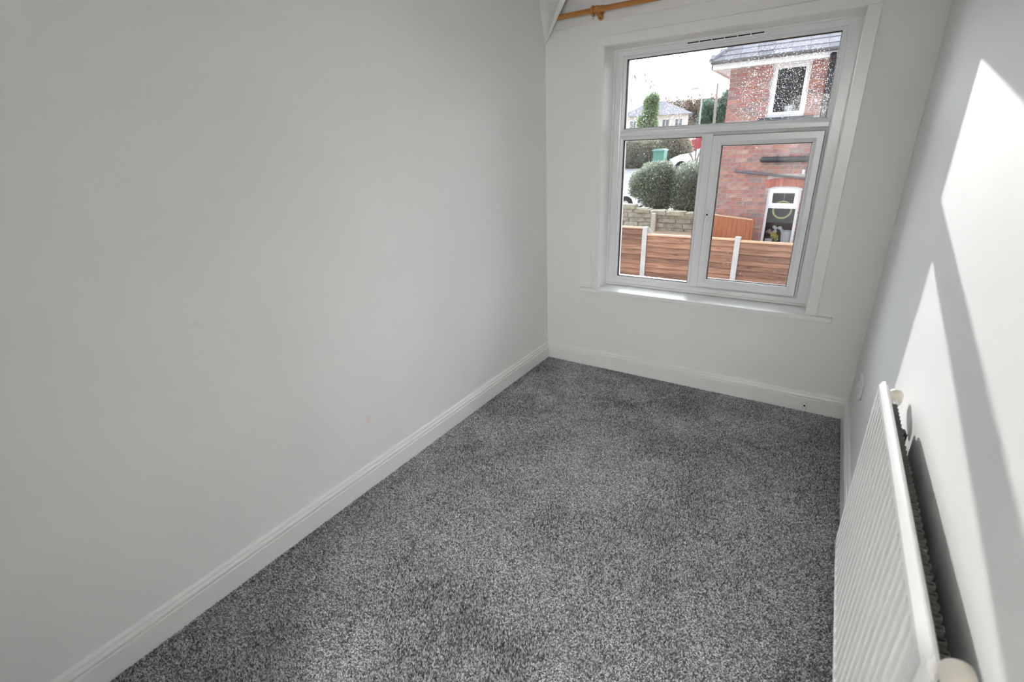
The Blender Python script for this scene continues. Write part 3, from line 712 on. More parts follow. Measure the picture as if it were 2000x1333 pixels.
while z < ZE-.08:
    yy = HY + (.11 if row % 2 else .22)
    while yy < 16.3:
        n0 = len(bm.verts); box(bm, HX, HX+.09, yy, yy+.214, z, z+.072); tv_ = random.random(); bm.verts.ensure_lookup_table()
        for v in bm.verts[n0:]: v[tl] = tv_
        yy += BLn
    z += CH; row += 1
obj('brickwork', bm, M_['brick_mass'], hs, kind='stuff')
# flat red arch over the lower window
n_a = 9
for k in range(n_a):
    t0, t1 = k/n_a, (k+1)/n_a; xa, xb = L_[0]-.045, L_[1]+.045
    def ap(t, top):
        s = (t-.5); return (xa+(xb-xa)*t + (s*.06 if top else -s*.02), (L_[3]-.028+.05*(1-(2*s)**2)) + (.165 if top else 0))
    a, b, c, d_ = ap(t0, 0), ap(t1, 0), ap(t1, 1), ap(t0, 1)
    bm = B(); prism(bm, [(a[0]+.004, a[1]), (b[0]-.004, b[1]), (c[0]-.004, c[1]), (d_[0]+.004, d_[1])], 'y', HY-.002, HY+.1); obj('arch_brick', bm, M_['rubbed'], hs)
# lower window
lw = thing('lower_window', None, None); lw.parent = hs
x0, x1, z0, z1 = L_; yf = HY+.05
bm = B()
topc = [(x0+(x1-x0)*i/10, z1-.028+.05*(1-(2*(i/10-.5))**2)) for i in range(11)]
prism(bm, [(x0, z1-.085)] + topc + [(x1, z1-.085)], 'y', yf, yf+.06)
ring(bm, x0, x1, z0, z1-.08, [(0, yf), (.055, yf), (.055, yf+.06), (0, yf+.06)])
box(bm, x0+.04, x1-.04, yf-.003, yf+.055, .165, .215)
lfo = obj('window_frame', bm, M_['whitepaint'], hs); bpy.data.objects.remove(lw)
bm = B(); ring(bm, x0+.045, x1-.045, .205, z1-.060, [(0, yf-.012), (.062, yf-.012), (.070, yf-.004), (.070, yf+.02), (0, yf+.02)]); obj('top_light_sash', bm, M_['whitepaint'], lfo)
bm = B(); box(bm, x0+.05, x1-.05, yf+.02, yf+.026, z0+.05, .17); obj('glass_pane', bm, M_['nglass'], lfo)
bm = B(); box(bm, x0+.1, x1-.1, yf+.01, yf+.016, .26, z1-.12); obj('glass_pane', bm, M_['nglass'], lfo)
bm = B(); box(bm, x0-.06, x1+.06, HY-.05, yf+.02, z0-.09, z0, .006); obj('window_sill', bm, M_['darkstone'], lfo)
# upper window
x0, x1, z0, z1 = U
bm = B(); ring(bm, x0, x1, z0, z1, [(0, yf), (.055, yf), (.060, yf+.005), (.060, yf+.06), (0, yf+.06)]); ufo = obj('window_frame', bm, M_['whitepaint'], hs)
bm = B(); ring(bm, x0+.045, x1-.045, z0+.045, z1-.045, [(0, yf-.012), (.048, yf-.012), (.056, yf-.002), (.056, yf+.02), (0, yf+.02)]); obj('sash', bm, M_['whitepaint'], ufo)
bm = B(); box(bm, x0+.09, x1-.09, yf+.01, yf+.016, z0+.09, z1-.09); obj('glass_pane', bm, M_['nglass'], ufo)
bm = B(); box(bm, x0-.14, x1+.17, HY-.055, yf+.02, z0-.10, z0, .006); obj('window_sill', bm, M_['darkstone'], ufo)
# dim rooms behind the two windows
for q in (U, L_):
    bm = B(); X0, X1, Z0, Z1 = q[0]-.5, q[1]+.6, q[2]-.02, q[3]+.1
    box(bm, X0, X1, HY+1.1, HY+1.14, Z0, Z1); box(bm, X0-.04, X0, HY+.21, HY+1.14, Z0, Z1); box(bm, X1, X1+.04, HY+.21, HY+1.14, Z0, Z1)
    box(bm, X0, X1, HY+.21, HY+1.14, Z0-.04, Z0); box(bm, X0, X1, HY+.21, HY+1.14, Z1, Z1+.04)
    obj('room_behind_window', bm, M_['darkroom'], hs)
    bm = B(); box(bm, q[0]+.02, q[1]-.02, yf+.06, HY+.30, q[2]-.02, q[2]+.012); obj('inner_sill', bm, M_['whitepaint'], hs)
# eaves, gutter, slates
EY = 8.66
bm = B(); box(bm, HX-.30, 6.8, EY+.03, HY+.02, ZE-.02, ZE+.0); box(bm, HX-.30, HX+.02, HY, 16.8, ZE-.02, ZE); obj('soffit', bm, M_['whitepaint'], hs)
bm = B(); box(bm, HX-.32, 6.8, EY+.01, EY+.035, ZE-.05, ZE+.09); box(bm, HX-.325, HX-.30, EY+.01, 16.8, ZE-.05, ZE+.09); obj('fascia', bm, M_['whitepaint'], hs)
bm = B(); prof_g = [(EY-.062+.062*math.cos(a), ZE+.055+.062*math.sin(a)) for a in np.linspace(math.pi, 2*math.pi, 9)]
prism(bm, prof_g + [(EY-.008, ZE+.062), (EY-.062, ZE+.030), (EY-.116, ZE+.062)], 'x', HX-.30, 3.4)
for v in bm.verts: v.co.z += .045
obj('gutter', bm, M_['greypipe'], hs)
bm = B(); r0 = [(HX-.36, EY-.04, ZE+.07), (6.9, EY-.04, ZE+.07), (6.9, 16.9, ZE+.07), (HX-.36, 16.9, ZE+.07)]
hv = [bm.verts.new(c) for c in r0]; hgt_ = (16.9-EY+.04)/2; ra = bm.verts.new((HX-.36+hgt_*.8, (16.9+EY)/2, ZE+.07+hgt_*.70)); rb = bm.verts.new((6.9-hgt_*.8, (16.9+EY)/2, ZE+.07+hgt_*.70))
if rb.co.x < ra.co.x: mx_ = (ra.co.x+rb.co.x)/2; ra.co.x = mx_-.05; rb.co.x = mx_+.05
for f in ((hv[0], hv[1], rb, ra), (hv[1], hv[2], rb), (hv[2], hv[3], ra, rb), (hv[3], hv[0], ra), (hv[3], hv[2], hv[1], hv[0])): bm.faces.new(f)
hipdir = (ra.co - hv[0].co).copy(); hip0 = hv[0].co.copy()
rf = obj('roof', bm, M_['slate'], hs)
slope = math.atan2(hipdir.z, hipdir.y); ex_ = .20
for r_ in range(7):
    s_ = r_*ex_; yv = EY-.06+s_*math.cos(slope); zv = ZE+.075+s_*math.sin(slope); xh = HX-.38 + hipdir.x*(s_*math.cos(slope)/hipdir.y)
    x = xh - (.15 if r_ % 2 else 0)
    while x < 3.4:
        a, b = max(x, xh), x+.295
        if b-a > .06:
            bm = B(); L2 = .32; c_, n_ = math.cos(slope), math.sin(slope)
            P0 = Vector((0, yv, zv)); U2 = Vector((0, c_, n_)); N2 = Vector((0, -n_, c_))
            ql = [P0 + N2*(.020+random.random()*.004), P0 + N2*.010, P0 + U2*L2 - N2*.002, P0 + U2*L2 + N2*.004]
            A1 = [bm.verts.new((a, q.y, q.z)) for q in ql]; B1 = [bm.verts.new((b, q.y, q.z)) for q in ql]
            for i in range(4): bm.faces.new((A1[i], A1[(i+1) % 4], B1[(i+1) % 4], B1[i]))
            bm.faces.new(A1); bm.faces.new(B1)
            obj('slate', bm, M_['slate'], rf)
        x += .30
for k in range(6):
    a = hip0 + hipdir.normalized()*(k*.36+.06); b = hip0 + hipdir.normalized()*(k*.36+.45)
    bm = B(); tube(bm, [a+Vector((0, 0, .02)), b+Vector((0, 0, .03))], .05, 10, True, [.055, .045]); obj('hip_tile', bm, M_['slate'], rf, smooth=50)
# pipes on the wall
bm = B(); tube(bm, [(1.285, HY-.085, -2.1), (1.285, HY-.085, 2.75), (1.285, EY-.0, 2.92), (1.285, EY-.05, 2.98)], .055, 12); obj('downpipe', bm, M_['blackpipe'], hs, smooth=40)
bm = B(); tube(bm, [(.335, HY+.03, 1.17), (.335, HY-.055, 1.17), (.40, HY-.085, 1.172), (1.30, HY-.085, 1.165)], .058, 14, True, [.05, .058, .058, .058]); obj('soil_pipe', bm, M_['blackpipe'], hs, smooth=40)
bm = B(); tube(bm, [(-.19, HY+.02, .945), (-.19, HY-.035, .945), (-.15, HY-.04, .94), (1.30, HY-.04, .775)], .022, 10); obj('waste_pipe', bm, M_['greypipe'], hs, smooth=40)
for xx, zz, rr in ((1.10, 1.168, .064), (.60, 1.170, .064)):
    bm = B(); torus(bm, (xx, HY-.085, zz), rr, .008, 'x', 16, 6); obj('pipe_clip', bm, M_['blackpipe'], hs)
bm = B(); box(bm, 1.10, 1.16, HY-.07, HY, .86, .97, .02, 2); obj('vent_cowl', bm, mat('pale_vent_cowl', (.62, .62, .72), .4), hs)

# things standing in the neighbour's windows
def cup(cx, cy_, z0, h, r0, r1, m, name, label, cat):
    t = thing(name, label, cat, (cx, cy_, z0))
    bm = B(); lathe(bm, (cx, cy_, z0), [(r0*.9, 0), (r0, .006), (r1, h), (r1-.006, h), (r0-.008, .02)], 18); obj('body', bm, m, t, smooth=50)
    bm = B(); torus(bm, (cx, cy_, z0+h), r1-.002, .005, 'z', 20, 6); obj('rim', bm, m, t, smooth=180)
cup(.640, HY+.20, U[2]+.012, .20, .075, .095, M_['whitepaint'], 'plant_pot', 'white pot on the inner sill of the upstairs window', 'pot')
PW = mat('pale_paper', (.75, .80, .84), .7)
cup(1.005, HY+.20, L_[2]+.012, .44, .085, .115, PW, 'paper_bin', 'tall pale tapered container in the downstairs window', 'container')
cup(.665, HY+.17, L_[2]+.012, .24, .07, .08, M_['whitepaint'], 'white_jar', 'short white jar in the left corner of the downstairs window', 'jar')
t = thing('flower_bunch', 'bunch of yellow and white flowers in the downstairs window', 'flowers', (.755, HY+.24, L_[2]+.012))
bm = B(); lathe(bm, (.755, HY+.24, L_[2]+.012), [(.05, 0), (.065, .02), (.055, .16), (.065, .20), (.058, .20), (.045, .03)], 16); obj('vase', bm, M_['nglass'], t, smooth=50)
for nm, m, n_, c0, sp in (('yellow_bloom', mat('yellow_petals', (.62, .50, .05), .7), 7, (.765, .36), .06), ('white_bloom', mat('white_petals', (.75, .75, .80), .7), 6, (.80, .47), .10), ('pink_bloom', mat('dusky_pink_petals', (.42, .27, .30), .7), 5, (.65, .44), .07), ('leaf_cluster', mat('fresh_green_leaf', (.26, .34, .05), .7), 6, (.765, .27), .06)):
    for k in range(n_):
        cx, cz = c0[0]+random.uniform(-sp, sp), L_[2]+c0[1]+random.uniform(-sp, sp)*.7; bm = B()
        for j in range(6):
            a = j*math.pi/3+k; pr = [Vector((cx, HY+.22, cz)), Vector((cx+.030*math.cos(a-.4), HY+.205, cz+.030*math.sin(a-.4))), Vector((cx+.042*math.cos(a), HY+.19, cz+.042*math.sin(a))), Vector((cx+.030*math.cos(a+.4), HY+.205, cz+.030*math.sin(a+.4)))]
            vv = [bm.verts.new(p) for p in pr]; bm.faces.new(vv)
        obj(nm, bm, m, t)
t = thing('hanging_hoop', 'pale yellow hoop hanging behind the downstairs glass', 'hoop', (.835, HY+.13, .0))
bm = B(); torus(bm, (.845, HY+.13, .125), .175, .020, 'y', 36, 10); obj('hoop', bm, mat('pale_yellow_plastic', (.56, .52, .20), .5), t, smooth=180)
bm = B(); tube(bm, [(.845, HY+.13, .30), (.845, HY+.13, .56)], .003, 5); obj('cord', bm, M_['whitepaint'], t)

# ---------------------------------------------------------------- low stone wall
sw = thing('stone_wall', 'low weathered stone wall in front of the clipped shrubs', 'wall', (-3.0, 12.0, -.9))
def stone(x0, x1, z0, z1, y0, y1, name='stone'):
    bm = B(); box(bm, x0, x1, y0, y1, z0, z1, .018)
    for v in bm.verts: v.co += Vector((random.uniform(-.012, .012), random.uniform(-.018, .018), random.uniform(-.010, .010)))
    obj(name, bm, M_['stone'], sw)
z = -.95; r_ = 0
while z < -.36:
    h = random.choice((.13, .15, .17)); x = -6.2 - random.random()*.3
    while x < -.9:
        w = random.uniform(.26, .58); top = -.30 if x < -3.35 else -.42
        if z+h < top+.09: stone(x+.008, min(x+w, -.9)-.008, z+.006, z+h-.006, 11.86, 12.12)
        x += w
    z += h; r_ += 1
x = -6.3
while x < -.9:
    w = random.uniform(.45, .75)
    if x < -3.4: w = min(w, -3.38-x) if x+w > -3.38 else w; zt = -.15
    else: zt = -.27 - .045*(x+3.4)
    if w > .1: stone(x+.006, x+w-.006, zt-.13, zt, 11.82, 12.16, 'coping_stone')
    x += max(w, .12)
bm = B(); box(bm, -2.82, -2.68, 11.72, 11.84, -1.0, -.37, .015); obj('gate_stump', bm, mat('pale_stone_stump', (.48, .46, .40), .9, .15, 8), sw)
bm = B(); box(bm, -6.3, -.9, 11.90, 12.08, -1.0, -.36); obj('rubble_core', bm, M_['mortar'], sw)

# ---------------------------------------------------------------- foliage
def leaf_mat(name, c1, c2, c3):
    m = random_mat(name, [c1, c2, c3], .55, 0, attr='tone', grain=.1, gscale=30)
    nt = m.node_tree; b = nt.nodes['Principled BSDF']; out = nt.nodes['Material Output']
    tl_ = nt.nodes.new('ShaderNodeBsdfTranslucent'); mx = nt.nodes.new('ShaderNodeMixShader'); mx.inputs[0].default_value = .45
    nt.links.new(b.inputs['Base Color'].links[0].from_socket, tl_.inputs[0]); nt.links.new(b.outputs[0], mx.inputs[1]); nt.links.new(tl_.outputs[0], mx.inputs[2]); nt.links.new(mx.outputs[0], out.inputs[0])
    return m
def leaves(blobs, n, size, m, parent, name='foliage', shell=(.72, 1.06), up=.2):
    """n folded leaves spread through the outer shell of a set of ellipsoids"""
    tot = sum(b[3]*b[4]*b[5] for b in blobs); VV, FF, TT = [], [], []
    r = np.random.default_rng(len(blobs)*100+n)
    for cx, cy_, cz, ax, ay, az in blobs:
        k = int(n*ax*ay*az/tot)
        d = r.normal(size=(k, 3)); d /= np.linalg.norm(d, axis=1)[:, None]
        rad_ = r.uniform(*shell, k)[:, None]
        P = np.array([cx, cy_, cz]) + d*rad_*np.array([ax, ay, az])
        P += (r.random((k, 3))-.5)*.10*np.array([ax, ay, az])
        dirv = d + r.normal(size=(k, 3))*.7 + np.array([0, 0, up]); dirv /= np.linalg.norm(dirv, axis=1)[:, None]
        side = np.cross(dirv, r.normal(size=(k, 3))); side /= np.linalg.norm(side, axis=1)[:, None]
        s = size*r.uniform(.6, 1.3, k)[:, None]; nrm = np.cross(side, dirv)
        b0 = sum(len(v) for v in VV)
        q = np.stack([P, P+dirv*s*.5+side*s*.28, P+dirv*s+nrm*s*.1, P+dirv*s*.5-side*s*.28], 1).reshape(-1, 3)
        VV.append(q); idx = b0+np.arange(k)*4
        FF += [np.stack([idx, idx+1, idx+2], 1), np.stack([idx, idx+2, idx+3], 1)]
        TT.append(np.repeat(r.random(k), 4))
    V_ = np.vstack(VV) - np.array(root_loc(parent)); F_ = np.vstack(FF).astype(int)
    me_ = bpy.data.meshes.new(name); me_.from_pydata(V_.tolist(), [], F_.tolist())
    a_ = me_.attributes.new('tone', 'FLOAT', 'POINT'); a_.data.foreach_set('value', np.concatenate(TT).astype(np.float32))
    me_.materials.append(m); o = new_obj(name, me_); o.parent = parent; return o
def core(blobs, m, parent, k=.80, name='inner_twigs'):
    bm = B()
    for cx, cy_, cz, ax, ay, az in blobs:
        r_ = bmesh.ops.create_icosphere(bm, subdivisions=3, radius=1)
        for v in r_['verts']:
            n_ = 1+.22*mnoise.noise(v.co*2.6+Vector((cx, cy_, cz)))
            v.co = Vector((cx+v.co.x*ax*k*n_, cy_+v.co.y*ay*k*n_, cz+v.co.z*az*k*n_))
    return obj(name, bm, m, parent, smooth=180)
LF = leaf_mat('grey_green_leaf', (.13, .17, .135), (.24, .285, .22), (.46, .48, .38))
TW = mat('inner_twigs_bark', (.10, .11, .085), .9, .3, 10)
t = thing('clipped_shrub', 'rounded grey green shrub above the stone wall, overhanging the white car', 'shrub', (-3.2, 13.1, -.45), 'clipped shrubs on the stone wall')
bl = [(-3.22, 13.1, .36, .62, .55, .66), (-3.62, 13.1, .42, .40, .45, .40), (-3.05, 13.05, -.02, .45, .5, .52), (-3.80, 13.05, .20, .22, .3, .22), (-2.92, 13.1, .62, .36, .45, .44)]
core(bl, TW, t); leaves(bl, 24000, .058, LF, t)
bm = B()
for k in range(5): tube(bm, [(-3.1+.1*k-.2, 13.1, -.5), (-3.1+.16*k-.35, 13.1+.05*k, .2)], .03, 6)
obj('stem', bm, M_['bark'], t)
t = thing('clipped_shrub', 'rounded grey green shrub above the stone wall, next to the brick house', 'shrub', (-2.0, 13.1, -.45), 'clipped shrubs on the stone wall')
bl = [(-2.10, 13.1, .32, .58, .55, .70), (-1.50, 13.1, .28, .60, .55, .68), (-2.05, 13.0, -.10, .55, .5, .48), (-2.45, 13.1, .10, .35, .4, .45), (-1.2, 13.1, 0, .5, .5, .6)]
core(bl, TW, t); leaves(bl, 24000, .058, LF, t)
bm = B()
for k in range(5): tube(bm, [(-1.8+.1*k-.2, 13.1, -.5), (-1.8+.16*k-.35, 13.1+.05*k, .2)], .03, 6)
obj('stem', bm, M_['bark'], t)

# ---------------------------------------------------------------- cars
def make_car(label, loc, flip, group, tint=None):
    """small hatchback seen from the side; nose towards +x (flip turns it round)"""
    t = thing('car', label, 'car', loc, group); s = -1 if flip else 1
    paint = tint or M_['carwhite']; bx0, by0, bz0 = loc
    def part(name, bm, m, par=t, smooth=35):
        for v in bm.verts: v.co = Vector((bx0+s*v.co.x, by0+v.co.y, bz0+v.co.z))
        return obj(name, bm, m, par, smooth=smooth)
    side = [(-1.98, .30), (-2.02, .55), (-1.98, .86), (-1.90, .95), (-.9, .99), (.72, .97), (1.45, .86), (1.85, .70), (1.98, .52), (2.0, .34), (1.9, .24), (1.66, .22), (1.60, .42), (1.42, .58), (1.20, .58), (1.02, .42), (.96, .22), (-.92, .22), (-.98, .42), (-1.16, .58), (-1.38, .58), (-1.56, .42), (-1.62, .22), (-1.9, .24)]
    bm = B(); rows = []
    for yv, k in ((-.84, .0), (-.80, .05), (0, .06), (.80, .05), (.84, .0)):
        rows.append([bm.verts.new((x*(1-.02*abs(yv)/.84), yv*(1 if zz < .75 else .96), zz+(k if zz > .5 else 0)*.5)) for x, zz in side])
    n = len(side)
    for a, b in zip(rows, rows[1:]):
        for i in range(n): bm.faces.new((a[i], a[(i+1) % n], b[(i+1) % n], b[i]))
    bm.faces.new(rows[0]); bm.faces.new(rows[-1]); body = part('body', bm, paint)
    cab = [(-1.88, .97), (-1.62, 1.32), (-1.35, 1.45), (-.3, 1.49), (.10, 1.44), (.85, .97)]
    bm = B(); rows = []
    for yv, kk in ((-.78, 0), (-.60, 1), (.60, 1), (.78, 0)):
        rows.append([bm.verts.new((x, yv if zz < 1.0 else (yv if kk else yv*.80), zz if (kk or zz < 1.0) else zz-.04)) for x, zz in cab])
    n = len(cab)
    for a, b in zip(rows, rows[1:]):
        for i in range(n-1): bm.faces.new((a[i], a[i+1], b[i+1], b[i]))
    bm.faces.new(rows[0]); bm.faces.new(rows[-1]); part('roof_shell', bm, paint)
    for yv in (-1, 1):
        for nm, q in (('side_window', [(-1.55, 1.02), (-1.42, 1.30), (-.62, 1.38), (-.60, 1.02)]), ('side_window', [(-.54, 1.02), (-.56, 1.38), (.02, 1.36), (.52, 1.02)])):
            bm = B(); bm.faces.new([bm.verts.new((x, yv*(.785-(zz-.97)*.34), zz)) for x, zz in q]); part(nm, bm, M_['carglass'])
    bm = B(); bm.faces.new([bm.verts.new(c) for c in ((.80, -.60, 1.01), (.80, .60, 1.01), (.17, .52, 1.40), (.17, -.52, 1.40))])
    for v in bm.verts: v.co += Vector((.02, 0, .012))
    part('windscreen', bm, M_['carglass'])
    for xx in (1.31, -1.27):
        for yv in (-.76, .76):
            bm = B(); lathe(bm, (xx, yv-.09, .31), [(.22, 0), (.30, .01), (.31, .05), (.31, .13), (.30, .17), (.22, .18)], 22, 'y'); w = part('tyre', bm, M_['tyre'])
            bm = B(); lathe(bm, (xx, yv-.095, .31), [(.05, 0), (.20, .01), (.20, .18), (.05, .19)], 14, 'y'); part('wheel_rim', bm, M_['alloy'], w)
    for yv in (-.62, .62):
        bm = B(); box(bm, 1.78, 1.93, yv-.16, yv+.16, .60, .72, .03); part('headlamp', bm, M_['carglass'], body)
    bm = B(); box(bm, 1.93, 2.01, -.4, .4, .32, .44, .02); part('lower_grille', bm, M_['blackpipe'], body)
    bm = B(); box(bm, 1.80, 1.90, -.86, -.70, .36, .46, .02); part('fog_lamp', bm, M_['blackpipe'], body)
    bm = B(); box(bm, .50, .66, -.98, -.82, 1.0, 1.12, .03); part('door_mirror', bm, paint)
make_car('white car parked behind the shrub, only its bonnet showing', (-6.42, 16.6, -.88), False, 'cars parked along the road')
make_car('white car parked near the green bin, nose towards it', (-3.36, 22.85, .20), True, 'cars parked along the road')
make_car('red car parked far up the road above the white one', (-5.6, 33.0, .92), True, 'cars parked along the road', mat('red_car_paint', (.45, .05, .07), .2))

# ---------------------------------------------------------------- green wheeled bin
bx_, by_, bz_ = -5.72, 22.0, .20
t = thing('wheeled_bin', 'green wheeled rubbish bin standing by the road', 'bin', (bx_, by_, bz_))
GM = mat('green_bin_plastic', (.10, .26, .21), .5)
bm = B(); q0 = [(bx_-.22, by_-.24), (bx_+.22, by_-.24), (bx_+.22, by_+.24), (bx_-.22, by_+.24)]
lo = [bm.verts.new((x, y_, bz_+.06)) for x, y_ in q0]; hi = [bm.verts.new((bx_+(x-bx_)*1.22, by_+(y_-by_)*1.18, bz_+1.10)) for x, y_ in q0]
for k in range(4): bm.faces.new((lo[k], lo[(k+1) % 4], hi[(k+1) % 4], hi[k]))
bm.faces.new(lo); bm.faces.new(hi); obj('bin_body', bm, GM, t)
bm = B(); prism(bm, [(bx_-.30, bz_+1.10), (bx_+.30, bz_+1.10), (bx_+.30, bz_+1.15), (bx_+.2, bz_+1.19), (bx_-.2, bz_+1.19), (bx_-.30, bz_+1.15)], 'y', by_-.33, by_+.33); obj('bin_lid', bm, mat('green_bin_lid', (.20, .36, .32), .4), t)
for dx in (-.2, .2):
    bm = B(); lathe(bm, (bx_+dx-.025, by_+.24, bz_+.10), [(.1, 0), (.1, .05)], 16, 'x'); obj('bin_wheel', bm, M_['tyre'], t)
bm = B(); tube(bm, [(bx_-.24, by_+.36, bz_+1.08), (bx_+.24, by_+.36, bz_+1.08)], .018, 8); obj('bin_handle', bm, GM, t)

# ---------------------------------------------------------------- far hedge, ivy-covered tree, evergreens
HL = leaf_mat('brown_green_hedge_leaf', (.22, .21, .16), (.33, .30, .23), (.46, .42, .33))
for lb, bl in (('long brown green hedge behind the green bin', [(-8.9, 24.2, 1.0, .9, .5, 1.0), (-8.0, 24.2, 1.05, .8, .5, .95), (-7.2, 24.2, 1.05, .8, .5, .90), (-6.5, 24.2, 1.05, .7, .5, .90)]),
               ('dark clipped hedge between the bin and the white car', [(-5.9, 24.3, 1.05, .7, .5, .92), (-5.35, 24.4, 1.0, .6, .45, .92)])):
    t = thing('roadside_hedge', lb, 'hedge', (bl[0][0], 24.2, .4), 'hedges along the road'); core(bl, TW, t, .86); leaves(bl, 9000, .10, HL, t, shell=(.84, 1.05))
IV = leaf_mat('bright_ivy_leaf', (.12, .20, .10), (.22, .33, .16), (.34, .44, .25))
t = thing('ivy_tree', 'ivy covered tree in front of the white house', 'tree', (-13.2, 43, 1.7))
bl = [(-13.3, 43, 3.2, .85, .8, 1.2), (-13.05, 43, 4.5, .62, .6, .9), (-12.85, 43, 5.3, .45, .45, .55), (-13.35, 43, 5.2, .35, .4, .45)]
core(bl, TW, t, .82); leaves(bl, 9000, .16, IV, t); bm = B(); tube(bm, [(-13.2, 43, 1.6), (-13.1, 43, 4.8)], .15, 8); obj('trunk', bm, M_['bark'], t)
EG = leaf_mat('blue_green_conifer', (.09, .17, .13), (.15, .25, .19), (.22, .33, .25))
for lb, bl in (('dark evergreen left of the telegraph pole', [(-8.05, 42, 3.0, .65, .6, 1.5), (-8.0, 42, 4.3, .45, .4, .6)]), ('dark evergreen between the telegraph pole and the brick house', [(-6.75, 42, 3.1, .75, .6, 1.6), (-6.65, 42, 4.6, .5, .4, .8)])):
    t = thing('evergreen_tree', lb, 'tree', (bl[0][0], 42, 1.7), 'evergreens beyond the road'); core(bl, TW, t, .82); leaves(bl, 6000, .15, EG, t)
    bm = B(); tube(bm, [(bl[0][0], 42, 1.6), (bl[0][0], 42, 4)], .12, 8); obj('trunk', bm, M_['bark'], t)

# ---------------------------------------------------------------- bare trees
def bare_tree(name, label, base_, h, spread, m, seed, depth_=5, r0=.12, group=None, lean=(0, 0), rmin=.004):
    R_ = random.Random(seed); t = thing(name, label, 'tree', base_, group); tr_b, br_b = B(), B()
    def grow(p, d, ln, r, lev):
        q = p + d*ln; mid = p + d*ln*.5 + Vector((R_.uniform(-1, 1), R_.uniform(-1, 1), 0))*ln*.06
        tube(tr_b if lev == 0 else br_b, [p, mid, q], r, 5 if lev < 2 else 3, False, [r, r*.82, r*.62])
        if lev >= depth_: return
        for k in range(3 if lev < 3 else 2):
            nd = (d + Vector((R_.uniform(-1, 1), R_.uniform(-1, 1), R_.uniform(-.15, .55)))*spread).normalized()
            grow(p + d*ln*R_.uniform(.55, 1.0), nd, ln*R_.uniform(.60, .80), max(r*.58, rmin), lev+1)
    grow(Vector(base_)-Vector((0, 0, .1)), Vector((lean[0], lean[1], 1)).normalized(), h*.34, r0, 0)
    obj('trunk', tr_b, m, t, smooth=180); obj('branches', br_b, m, t)
    return t
bare_tree('bare_sapling', 'slim bare sapling in front of the parked white car', (-3.50, 20.0, -.15), 3.6, .40, M_['bark'], 5, 4, .06)
bare_tree('tall_bare_tree', 'tall thin bare tree standing against the sky', (-17.3, 50, 2.2), 7.6, .55, M_['palebark'], 21, 6, .10, None, (.22, 0), .028)
bare_tree('bare_tree', 'bare tree at the far left behind the white house', (-19.4, 52, 2.2), 5.6, .7, M_['palebark'], 8, 6, .10, None, (0, 0), .016)
TWL = [leaf_mat('russet_fine_twigs', (.22, .15, .11), (.32, .22, .16), (.42, .32, .24)), leaf_mat('grey_fine_twigs', (.22, .20, .17), (.32, .29, .25), (.42, .39, .33))]
brown = mat('russet_winter_twigs', (.34, .25, .19), .95, .25, 3)
for k, (xx, hh, lb) in enumerate(((-15.6, 4.6, 'bushy bare tree just right of the white house roof'), (-14.4, 4.9, 'bushy bare tree left of the street lamp, second from the white house'), (-13.2, 4.7, 'bushy bare tree left of the street lamp, third from the white house'), (-12.0, 5.0, 'bushy bare tree right behind the street lamp'), (-10.8, 4.8, 'bushy bare tree between street lamp and telegraph pole'), (-9.7, 4.6, 'bushy bare tree just left of the brick house'))):
    bt = bare_tree('bushy_bare_tree', lb, (xx*1.09-.15, 61, 2.5), hh*1.06, .85, brown if k % 2 else M_['palebark'], 40+k, 6, .10, 'bare trees on the skyline', (0, 0), .022)
    bx0_ = xx*1.09-.15; leaves([(bx0_, 61, 4.6, .95, .8, 1.6), (bx0_+.3, 61, 6.0, .55, .5, .9), (bx0_-.4, 61, 5.7, .5, .5, .8)], 2600, .26, TWL[k % 2], bt, 'fine_twigs', (.2, 1.1))

# ---------------------------------------------------------------- white house far up the road
t = thing('far_house', 'white rendered house with a grey hipped roof up the road', 'house', (-14.2, 48.5, 1.6)); t.rotation_euler.z = math.radians(14)
cx, cy_, cz = -14.2, 48.5, 1.6
FW = mat('white_render', (.78, .77, .75), .9, .05, 4); FG = mat('far_dark_glass', (.20, .22, .25), .1)
bm = B(); box(bm, cx-3.4, cx+3.0, cy_, cy_+6, cz-.3, 4.40); obj('wall', bm, FW, t)
bm = B(); e = [(cx-3.8, cy_-.4, 4.36), (cx+3.4, cy_-.4, 4.36), (cx+3.4, cy_+6.4, 4.36), (cx-3.8, cy_+6.4, 4.36)]; vv = [bm.verts.new(c) for c in e]; a = bm.verts.new((cx-.9, cy_+3, 5.85)); b = bm.verts.new((cx+.5, cy_+3, 5.85))
for f in ((vv[0], vv[1], b, a), (vv[1], vv[2], b), (vv[2], vv[3], a, b), (vv[3], vv[0], a), tuple(reversed(vv))): bm.faces.new(f)
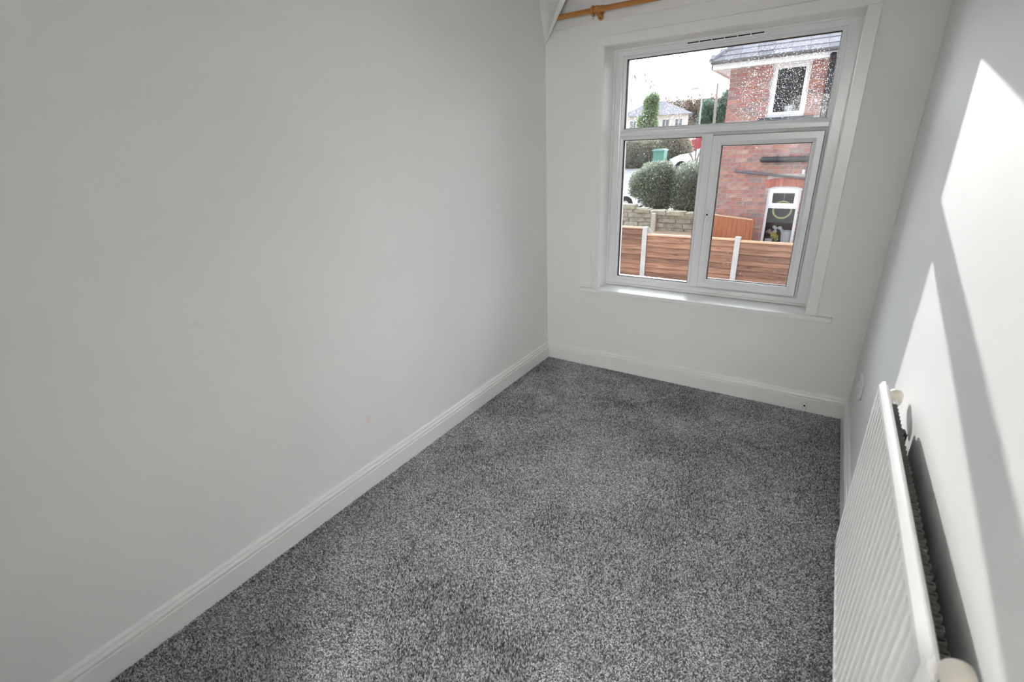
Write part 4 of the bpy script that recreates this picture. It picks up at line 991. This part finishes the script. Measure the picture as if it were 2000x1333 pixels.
obj('roof', bm, mat('far_grey_tiles', (.20, .195, .23), .95, .15, 6), t)
for x0 in (cx-2.6, cx+.55, cx+1.75):
    bm = B(); ring(bm, x0, x0+.75, 2.95, 4.0, [(0, cy_-.06), (.07, cy_-.06), (.07, cy_+.01), (0, cy_+.01)]); wf = obj('window', bm, M_['whitepaint'], t)
    bm = B(); box(bm, x0+.06, x0+.69, cy_-.03, cy_-.02, 3.01, 3.94); obj('pane', bm, FG, wf)
    bm = B(); box(bm, x0+.35, x0+.40, cy_-.05, cy_-.015, 3.0, 3.95); obj('glazing_bar', bm, M_['whitepaint'], wf)
bm = B(); box(bm, cx-.5, cx+.0, cy_+2.8, cy_+3.3, 5.4, 6.35); obj('chimney', bm, M_['brick_mass'], t)

# ---------------------------------------------------------------- street lamp and telegraph pole
t = thing('street_lamp', 'grey street lamp with a flat head on a bent arm', 'street lamp', (-7.65, 38, 1.45))
LM = mat('galvanised_lamp_steel', (.42, .43, .45), .5, metal=.3)
bm = B(); tube(bm, [(-7.65, 38, 1.4), (-7.65, 38, 2.4), (-7.65, 38, 5.28), (-7.72, 38, 5.40), (-7.95, 38, 5.43)], .06, 10, True, [.08, .06, .05, .045, .04]); obj('column', bm, LM, t, smooth=40)
bm = B(); prism(bm, [(-8.50, 5.38), (-8.42, 5.34), (-7.92, 5.38), (-7.90, 5.46), (-8.12, 5.50), (-8.46, 5.45)], 'y', 37.9, 38.1); obj('lamp_head', bm, LM, t)
bm = B(); box(bm, -8.40, -8.02, 37.93, 38.07, 5.335, 5.36); obj('lens', bm, FW, t)
M_['bark2'] = mat('weathered_pole', (.30, .28, .26), .9, .15, 6)
t = thing('telegraph_pole', 'slim wooden telegraph pole beside the evergreens', 'pole', (-7.03, 40, 1.6))
bm = B(); tube(bm, [(-6.98, 40, 1.5), (-7.04, 40, 5.80)], .085, 10, True, [.11, .08]); obj('pole', bm, M_['bark2'], t, smooth=40)
bm = B(); box(bm, -7.10, -6.98, 39.93, 40.07, 5.80, 5.86, .02); obj('pole_cap', bm, LM, t)
